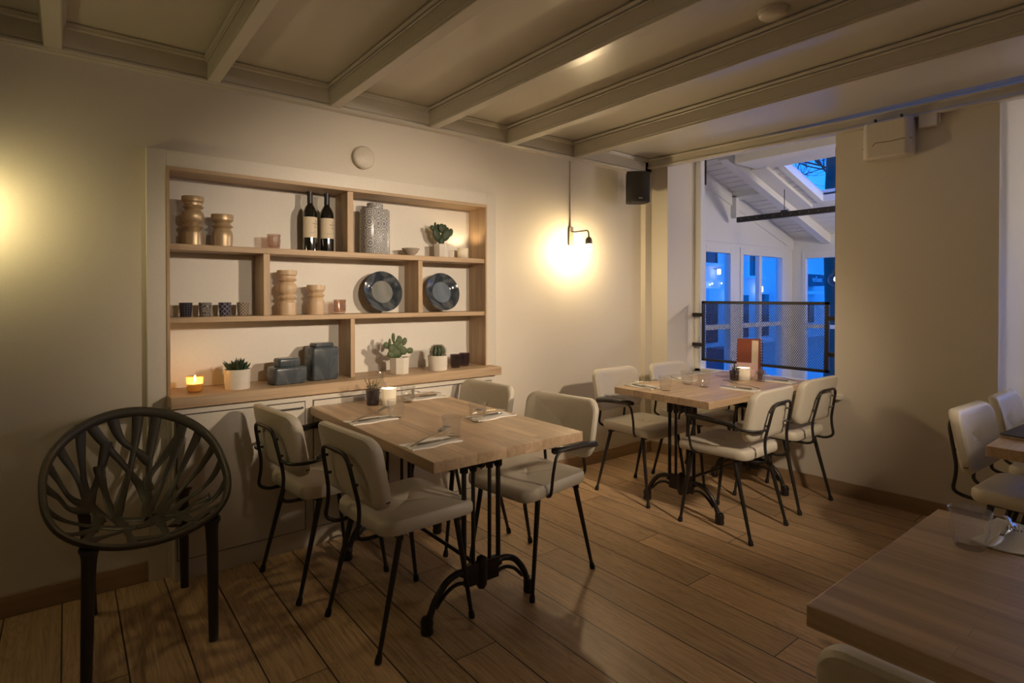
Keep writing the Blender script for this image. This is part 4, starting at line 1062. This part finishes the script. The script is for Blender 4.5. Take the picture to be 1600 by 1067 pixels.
# local x along wall (-y), local y away from wall into room is -y
m = MB(); m.prism([(-.135, 0), (-.135, -.07), (-.11, -.10), (.11, -.10), (.135, -.07), (.135, 0)], .0, .235); m.build('housing', M['plastic'], t, bevel=.014, bseg=3)
m = MB(); P = [(-.134, .078), (-.07, .083), (-.055, .10), (-.02, .098), (.02, .095), (.10, .10), (.134, .098)]
m.tube([(x, -.1005 if abs(x) < .11 else -.075, z) for x, z in P], .0018, 6); m.build('seam', M['seam'], t)
for x in (-.055, .085):
    m = MB(); m.tube([(x, -.088, .232), (x, -.104, .243)], .008, 8); m.build('knob', M['seam'], t)
t = thing('junction_box', 'small white junction box on the window wall, right of the larger white unit', 'junction box', (4.095, 1.13, 2.345), R_(-88.2))
m = MB(); m.box(-.05, .045, -.045, 0, 0, .085); m.build('housing', M['plastic'], t, bevel=.006)
m = MB(); m.tube([(.055, -.03, .09), (.052, -.03, .01)], .004, 8); m.build('cable', M['plastic'], t)

# mesh screen in the window opening
t = thing('mesh_screen', 'black framed expanded-metal screen across the window opening', 'screen', (4.33, 0, 0))
Y0, Y1, Z0, Z1 = 1.797, 2.836, .775, 1.290
m = MB(); fw = .022
m.box(-.012, .012, Y0, Y1, Z0, Z0 + fw); m.box(-.012, .012, Y0, Y1, Z1 - fw, Z1); m.box(-.012, .012, Y0, Y0 + fw * 1.3, Z0, Z1); m.box(-.012, .012, Y1 - fw, Y1, Z0, Z1)
m.build('frame', M['blk'], t, bevel=.002)
for yy, ye in ((Y0, 1.656), (Y1, 2.929)):
    for zz in (.91, 1.17):
        m = MB(); m.box(-.010, .010, min(yy, ye), max(yy, ye), zz - .016, zz + .016); m.build('bracket', M['blk'], t, bevel=.002)
m = MB(); cw, chh = .0158, .0225; ny = int((Y1 - Y0 - .03) / cw); nz = int((Z1 - Z0 - .02) / chh)
ya = Y0 + .018; za = Z0 + .012
def strut(p, q):
    d = (q - p); n_ = Vector((0, -d.z, d.y)).normalized() * .0016; e = Vector((.0010, 0, 0))
    m.add([p + n_ + e, p - n_ + e, p - n_ - e, p + n_ - e, q + n_ + e, q - n_ + e, q - n_ - e, q + n_ - e], [(0, 1, 5, 4), (1, 2, 6, 5), (2, 3, 7, 6), (3, 0, 4, 7)])
for i in range(ny):
    for j in range(nz):
        c = Vector((0, ya + (i + .5) * cw, za + (j + .5) * chh))
        u = Vector((0, cw / 2, 0)); w = Vector((0, 0, chh / 2))
        for p, q in ((c - u, c + w), (c + w, c + u), (c + u, c - w), (c - w, c - u)): strut(p, q)
m.build('expanded_mesh', M['blk'], t, smooth=False)

# ================================================================== CONSERVATORY BEYOND THE WINDOW
def roof(x): return 2.59 - .297 * (x - 5.07)
AY, BX = 3.30, 6.92
b = MB()
x = 4.40
def slab(xa, xb, ya_, yb_, t0=0.0, t1=.06):
    b.add([(xa, ya_, roof(xa) + t0), (xb, ya_, roof(xb) + t0), (xb, yb_, roof(xb) + t0), (xa, yb_, roof(xa) + t0), (xa, ya_, roof(xa) + t1), (xb, ya_, roof(xb) + t1), (xb, yb_, roof(xb) + t1), (xa, yb_, roof(xa) + t1)],
          [(0, 1, 2, 3), (4, 7, 6, 5), (0, 4, 5, 1), (1, 5, 6, 2), (2, 6, 7, 3), (3, 7, 4, 0)])
# boards run along y, leaving the skylight hole x 5.20..6.02, y 1.55..2.56
SK = (5.20, 6.02, 1.55, 2.56)
xx = 4.40; bwid = .098
while xx < 7.0:
    xe = min(xx + bwid - .011, 7.0)
    if xe <= SK[0] or xx >= SK[1]: slab(xx, xe, -1.6, 3.36)
    else: slab(xx, xe, SK[3] + .03, 3.36); slab(xx, xe, -1.6, SK[2] - .03)
    xx += bwid
slab(4.40, 7.05, SK[3] + .03, 3.40, .05, .10); slab(4.40, 7.05, -1.6, SK[2] - .03, .05, .10); slab(4.40, SK[0], -1.6, 3.4, .05, .10); slab(SK[1], 7.05, -1.6, 3.4, .05, .10)
struct(b.build('ceiling_conservatory', M['cons'], smooth=False))
# rafters, ridge box, skylight
b = MB()
for (ya_, yb_) in ((2.86, 2.95), (1.28, 1.37), (.2, .29), (-.9, -.81)): slab(4.75, 6.95, ya_, yb_, -.10, .01)
b.box(4.78, 5.14, -1.6, 2.80, 2.535, 2.78)
for ya_ in (2.90,): slab(5.15, 6.1, 2.70, 2.86, -.035, .0)
slab(5.56, 5.64, 2.94, 3.30, -.07, .01)
b.box(5.56, 5.62, 3.24, 3.30, 2.16, 2.40)
struct(b.build('trim_11', M['cons'], bevel=.003))
b = MB()
for a in ((SK[0], SK[1], SK[3], SK[3] + .06), (SK[0], SK[1], SK[2] - .06, SK[2]), (SK[0] - .06, SK[0], SK[2] - .06, SK[3] + .06), (SK[1], SK[1] + .06, SK[2] - .06, SK[3] + .06)): slab(*a, -.02, .07)
o = b.build('window_3', M['cons'], bevel=.002); struct(o)
b = MB(); slab(SK[0] - .02, SK[1] + .02, SK[2] - .02, SK[3] + .02, .045, .053); b.build('window_pane', M['pane'], o, smooth=False)
# side wall with casements (faces the room's back side)
b = MB()
b.box(4.40, 7.02, AY, AY + .10, -.05, .25)
for xa, xb in ((4.40, 4.50), (5.0, 5.03), (5.60, 5.74), (6.72, 7.02)): b.box(xa, xb, AY, AY + .10, .25, 1.86)
n = 8
for i in range(n):
    xa = 4.40 + 2.62 * i / n; xb = 4.40 + 2.62 * (i + 1) / n
    b.add([(xa, AY, 1.86), (xb, AY, 1.86), (xb, AY, roof(xb) + .05), (xa, AY, roof(xa) + .05), (xa, AY + .1, 1.86), (xb, AY + .1, 1.86), (xb, AY + .1, roof(xb) + .05), (xa, AY + .1, roof(xa) + .05)],
          [(0, 1, 2, 3), (4, 7, 6, 5), (0, 4, 5, 1), (2, 6, 7, 3)] + ([(3, 7, 4, 0)] if i == 0 else []) + ([(1, 5, 6, 2)] if i == n - 1 else []))
struct(b.build('wall_conservatory_side', M['cons'], smooth=False))
b = MB(); b.box(4.40, 6.9, AY - .012, AY, 1.895, 1.935)
m2 = [(4.75, roof(4.75)), (6.95, roof(6.95))]
b.add([(4.42, AY - .015, roof(4.42) - .15), (6.92, AY - .015, roof(6.92) - .15), (6.92, AY - .015, roof(6.92)), (4.42, AY - .015, roof(4.42)), (4.42, AY, roof(4.42) - .15), (6.92, AY, roof(6.92) - .15), (6.92, AY, roof(6.92)), (4.42, AY, roof(4.42))], [(0, 1, 2, 3), (0, 4, 5, 1), (4, 7, 6, 5)])
struct(b.build('trim_12', M['cons'], smooth=False))
def casement(idx, xa, xb, mull=None):
    f = MB(); fw_ = .058; z0, z1 = .25, 1.86
    f.box(xa, xa + fw_, AY - .01, AY + .05, z0, z1); f.box(xb - fw_, xb, AY - .01, AY + .05, z0, z1); xi, xj = xa + fw_, xb - fw_
    f.box(xi, xj, AY - .01, AY + .05, z1 - .075, z1); f.box(xi, xj, AY - .01, AY + .05, z0, z0 + .09)
    for u0, u1 in (((xi, mull - .028), (mull + .028, xj)) if mull else ((xi, xj),)): f.box(u0, u1, AY - .005, AY + .045, .985, 1.035)
    if mull: f.box(mull - .028, mull + .028, AY - .006, AY + .046, z0 + .09, z1 - .075)
    o = f.build('window_%d' % idx, M['cons'], bevel=.003); struct(o)
    p = MB(); p.box(xa + .03, xb - .03, AY + .018, AY + .024, z0 + .03, z1 - .03); p.build('window_pane', M['pane'], o, smooth=False)
casement(4, 4.50, 5.00); casement(5, 5.03, 5.60); casement(6, 5.74, 6.72, 6.17)
# end wall (far, parallel to the window wall)
b = MB(); b.box(BX, BX + .10, -1.6, AY + .05, -.05, .25)
for ya_, yb_ in ((3.18, 3.35), (2.20, 2.30), (1.25, 1.35), (.30, .40), (-.65, -.55), (-1.6, -1.5)): b.box(BX, BX + .10, ya_, yb_, .25, 1.86)
b.box(BX, BX + .10, -1.6, AY + .05, 1.86, 2.10)
struct(b.build('wall_conservatory_end', M['cons'], smooth=False))
for k, (ya_, yb_) in enumerate(((2.30, 3.18), (1.35, 2.20), (.40, 1.25), (-.55, .30), (-1.5, -.65))):
    f = MB(); fw_ = .045
    f.box(BX - .01, BX + .05, ya_, ya_ + fw_, .25, 1.86); f.box(BX - .01, BX + .05, yb_ - fw_, yb_, .25, 1.86); yi, yj = ya_ + fw_, yb_ - fw_; f.box(BX - .01, BX + .05, yi, yj, 1.78, 1.86); f.box(BX - .01, BX + .05, yi, yj, .25, .30); f.box(BX - .005, BX + .045, yi, yj, .955, 1.0)
    o = f.build('window_%d' % (7 + k), M['cons'], bevel=.003); struct(o)
    p = MB(); p.box(BX + .018, BX + .024, ya_ + .02, yb_ - .02, .27, 1.84); p.build('window_pane', M['pane'], o, smooth=False)
b = MB(); b.box(4.40, 7.02, -1.7, -1.6, -.05, 2.8); struct(b.build('wall_conservatory_near', M['cons'], smooth=False))
b = MB(); b.box(4.42, 7.02, -1.7, 3.4, -.12, -.005); struct(b.build('floor_conservatory', M['floor'], smooth=False))
# black tie bar, hanging rod
t = thing('tie_bar', 'black perforated steel bar hanging across the conservatory roof', 'steel bar', (5.50, 0, 2.12))
m = MB(); m.box(-.02, .02, .6, 3.19, -.022, .032); bar = m.build('bar', M['blk'], t, bevel=.002)
m = MB()
for i in range(24):
    y = 3.14 - i * .085; m.tube([(-.0212, y, .005), (-.0222, y, .005)], .005, 8)
m.build('bolt_head', M['brassgrey'], bar)
m = MB(); m.tube([(0, 2.70, .03), (0, 2.70, .25)], .004, 6); m.box(-.015, .015, 2.67, 2.73, .032, .05); m.build('hanger', M['blk'], t)
t = thing('hanging_rod', 'short black rod hanging at the left of the conservatory roof', 'rod', (4.80, 3.12, 0))
m = MB(); m.box(-.010, .010, -.012, .012, 2.40, 2.66); m.tube([(0, 0, 2.395), (0, 0, 2.41)], .014, 10); m.build('rod', M['blk'], t, bevel=.002)
# globe lamp
t = thing('globe_lamp', 'clear glass globe lamp half hidden by the window edge in the conservatory', 'lamp', (4.90, 1.990, 1.465))
m = MB(); pr = [(max(.0001, .052 * math.sin(PI * i / 16)), -.052 * math.cos(PI * i / 16)) for i in range(17)]; m.lathe(pr, 28, closed=False); m.build('globe', M['pane'], t)
m = MB(); m.lathe([(.0001, -.015), (.010, -.008), (.012, .006), (.006, .022), (.0001, .024)], 12, closed=False); m.build('filament', M['bulbG'], t)
m = MB(); m.tube([(0, 0, .05), (0, 0, 1.14)], .0025, 6); m.lathe([(.016, .048), (.016, .075), (.0001, .080)], 14, closed=False); m.build('cord', M['blk'], t)

for ly_, ll_ in ((1.25, 'opal ball lamp inside the conservatory, hidden behind the window wall'), (-.7, 'second opal ball lamp added unseen in the conservatory to brighten the right reveal')):  # second ball is added only to lift the right window reveal
  t = thing('conservatory_lamp', ll_, 'lamp', (5.7, ly_, 1.95))
  m = MB(); pr = [(max(.0001, .06 * math.sin(PI * i / 14)), -.06 * math.cos(PI * i / 14)) for i in range(15)]; m.lathe(pr, 24, closed=False); m.build('ball', M['bulbC'], t)
  m = MB(); m.tube([(0, 0, .06), (0, 0, .50)], .003, 6); m.build('cord', M['blk'], t)

# ================================================================== STREET
b = MB(); b.box(-6, 60, 3.42, 60, -.70, -.60); b.box(7.1, 60, -30, 3.42, -.70, -.60); struct(b.build('ground', M['street'], smooth=False))
b = MB(); b.box(4.4, 9.4, 3.42, 5.2, -.60, -.03); struct(b.build('floor_terrace', M['street'], smooth=False))
FY = 12.0
def framed_window(par, x0, x1, z0, z1, nx=2, nz=3, sill=True):
    w = MB(); w.box(x0, x1, FY - .03, FY + .02, z0, z1); w = w.build('window', M['darkwin'], par, smooth=False)
    g = MB()
    for i in range(nx + 1):
        c = x0 + (x1 - x0) * i / nx; g.box(c - .02, c + .02, FY - .05, FY - .03, z0, z1)
    for i in range(nz + 1):
        c = z0 + (z1 - z0) * i / nz; g.box(x0, x1, FY - .05, FY - .03, c - .02, c + .02)
    g.build('glazing_bar', M['darkwin'], w, smooth=False)
    g = MB(); g.box(x0 - .16, x0, FY - .09, FY, z0 - .05, z1 + .12); g.box(x1, x1 + .16, FY - .09, FY, z0 - .05, z1 + .12); g.box(x0 - .16, x1 + .16, FY - .09, FY, z1, z1 + .14)
    if sill: g.box(x0 - .25, x1 + .25, FY - .18, FY, z0 - .14, z0 - .04)
    g.build('window_surround', M['facadet'], w, smooth=False)
t = thing('white_building', 'pale plastered building across the street with lit wall lanterns', 'building', (0, 0, 0))
m = MB(); m.box(8, 23.65, FY, FY + 6, -.6, 5.0); m.build('facade', M['facade'], t, smooth=False)
framed_window(t, 17.9, 19.2, 2.60, 4.2); framed_window(t, 21.45, 22.35, 2.19, 3.7); framed_window(t, 14.0, 15.3, 2.6, 4.2)
for (x0, x1, z1) in ((20.95, 21.5, 1.38), (22.5, 23.1, 1.42)):
    m = MB(); m.box(x0, x1, FY - .03, FY + .02, -.3, z1); m.build('window', M['darkwin'], t, smooth=False)
m = MB(); m.box(18.2, 19.5, FY - .35, FY, 1.12, 1.62); m.build('shop_fascia', M['facadet'], t, smooth=False)
m = MB(); m.box(17.6, 19.3, FY - .03, FY + .02, -.4, 1.05); m.build('window', M['darkwin'], t, smooth=False)
m = MB(); m.tube([(20.0, FY - .06, -.5), (20.0, FY - .06, 6)], .05, 8); m.build('downpipe', M['signdark'], t)
def lantern(x, z, s, mat, label, y=FY - .25):
    q = thing('wall_lantern', label, 'lamp', (x, y, z), 0, 'lit lanterns on the buildings across the street')
    a = MB(); a.lathe([(s * .5, -s), (s * .62, -s * .9), (s * .62, s * .9), (s * .4, s), (.0001, s * 1.05)], 14); a.build('shade', M[mat], q)
    a = MB(); a.tube([(0, 0, s), (0, .22, s * 1.2)], .015, 6); a.build('bracket', M['blk'], q)
lantern(19.0, 2.24, .10, 'lampwhite', 'white lit lantern on the pale facade under its leftmost upper window')
lantern(22.05, 1.62, .11, 'lampwhite', 'white lit lantern on the pale facade, seen left of the middle mullion')
lantern(19.43, 1.34, .09, 'lampwhite', 'lit lantern beside the shop fascia, seen low in the left pane', FY - .6)
for x, z, pl_ in ((18.8, 1.80, 'middle'), (18.65, 1.76, 'leftmost'), (19.42, 1.82, 'rightmost')):
    q = thing('spot_light', pl_ + ' of three tiny lit spots above the pale shop fascia', 'lamp', (x, FY - .1, z), 0, 'tiny lit spots above the shop fascia')
    a = MB(); a.lathe([(.0001, -.035), (.03, -.02), (.035, 0), (.02, .03), (.0001, .035)], 10, closed=False); a.build('spot', M['lampsmall'], q)
t = thing('shop_building', 'further building with a dark name sign and awning across the street', 'building', (0, 0, 0))
m = MB(); m.box(23.9, 40, FY + .4, FY + 6, -.6, 4.5); m.build('facade', M['facade'], t, smooth=False)
for (x0, x1, z0, z1) in ((26.3, 27.25, 2.55, 3.6), (26.6, 27.1, .1, 1.0), (27.5, 28.0, .1, 1.0)):
    m = MB(); m.box(x0, x1, FY + .3, FY + .42, z0, z1); m.build('window', M['darkwin'], t, smooth=False)
m = MB(); m.box(26.0, 28.3, FY - .1, FY + .4, 2.34, 2.44); m.build('cornice', M['facadet'], t, smooth=False)
m = MB(); m.box(26.0, 28.3, FY - .3, FY + .4, 1.43, 1.56); m.build('canopy', M['facadet'], t, smooth=False)
t = thing('shop_sign', 'dark sign with pale lettering reading neSuus on the far shop', 'sign', (27.3, FY, 2.04))
m = MB(); m.box(-.85, .85, -.12, .38, -.22, .28); sb_ = m.build('panel', M['signdark'], t, bevel=.01)
tc_ = bpy.data.curves.new('lettering', 'FONT'); tc_.body = 'neSuus'; tc_.size = .36; tc_.extrude = .01; tc_.align_x = 'CENTER'; tc_.align_y = 'CENTER'
tt_ = bpy.data.objects.new('lettering_curve', tc_); COL.objects.link(tt_); bpy.context.view_layer.update()
lm_ = bpy.data.meshes.new_from_object(tt_.evaluated_get(bpy.context.evaluated_depsgraph_get())); bpy.data.objects.remove(tt_); lm_.materials.clear(); lm_.materials.append(M['signlet'])
to = bpy.data.objects.new('lettering', lm_); COL.objects.link(to); to.parent = sb_; to.location = (0, -.135, .07); to.rotation_euler = (PI / 2, 0, 0)
t = thing('arrow_sign', 'blue square road sign with a white upward arrow', 'sign', (23.35, FY - .5, 0))
m = MB(); m.box(-.25, .25, 0, .03, 1.18, 1.60); sp_ = m.build('panel', M['trafblue'], t, smooth=False)
m = MB(); m.add([(x, -.01, z) for x, z in ((-.03, 1.24), (.03, 1.24), (.03, 1.42), (.11, 1.36), (.13, 1.40), (0, 1.54), (-.13, 1.40), (-.11, 1.36), (-.03, 1.42))], [(0, 1, 2, 8), (2, 3, 4, 5), (8, 2, 5), (8, 5, 6, 7)]); m.build('arrow', M['signlet'], sp_, smooth=False)
m = MB(); m.tube([(0, .05, -.6), (0, .05, 1.6)], .03, 8); m.build('post', M['blk'], t)
# terrace table
t = thing('terrace_table', 'round pale terrace table outside the conservatory', 'table', (7.72, 4.12, -.03))
m = MB(); m.lathe([(.0001, .735), (.16, .735), (.165, .745), (.165, .765), (.0001, .77)], 32, closed=False); m.build('tabletop', M['facadet'], t)
m = MB(); m.tube([(0, 0, .01), (0, 0, .74)], .03, 10); m.lathe([(.16, 0), (.16, .02), (.03, .05)], 20); m.build('pedestal', M['blk'], t)
m = MB(); m.box(7.35, 8.0, 4.35, 4.75, -.03, .58); tag(m.build('planter_box', M['signdark'], bevel=.01), 'dark planter box on the terrace behind the round table', 'planter')
# street tree: trunk by the end wall, bare branches over the skylight
t = thing('street_tree', 'bare-branched tree standing outside the conservatory', 'tree', (9.6, 3.85, -.6))
m = MB(); m.tube([(0, 0, 0), (.02, 0, 1.5), (-.03, .02, 3.0), (0, 0, 4.6), (.05, .05, 6.5)], [.22, .19, .185, .16, .10], 16); m.build('trunk', M['bark'], t)
m = MB(); rnd = random.Random(11)
def branch(p, d, L_, r, lv):
    n_ = 4; P = [p]; dd = d.copy()
    for i in range(n_):
        dd = (dd + Vector((rnd.uniform(-.28, .28), rnd.uniform(-.28, .28), rnd.uniform(-.16, .22)))).normalized(); P.append(P[-1] + dd * L_ / n_)
    m.tube(P, [r * (1 - .12 * i) for i in range(n_ + 1)], 5)
    if lv == 0: return
    for i in range(1, n_ + 1):
        for j in range(2 if lv > 1 else 2):
            nd = (dd + Vector((rnd.uniform(-1, 1), rnd.uniform(-1, 1), rnd.uniform(-.5, .8)))).normalized()
            branch(P[i], nd, L_ * rnd.uniform(.5, .7), r * .62, lv - 1)
for a, z in ((0, 3.4), (.8, 3.9), (1.7, 3.3), (2.3, 4.2), (2.9, 3.7), (3.5, 4.5), (4.1, 3.5), (5.0, 4.1), (5.6, 4.6)):
    branch(Vector((0, 0, z)), Vector((math.cos(a), math.sin(a), .45)).normalized(), 1.9, .018, 3)
m.build('branches', M['bark'], t)
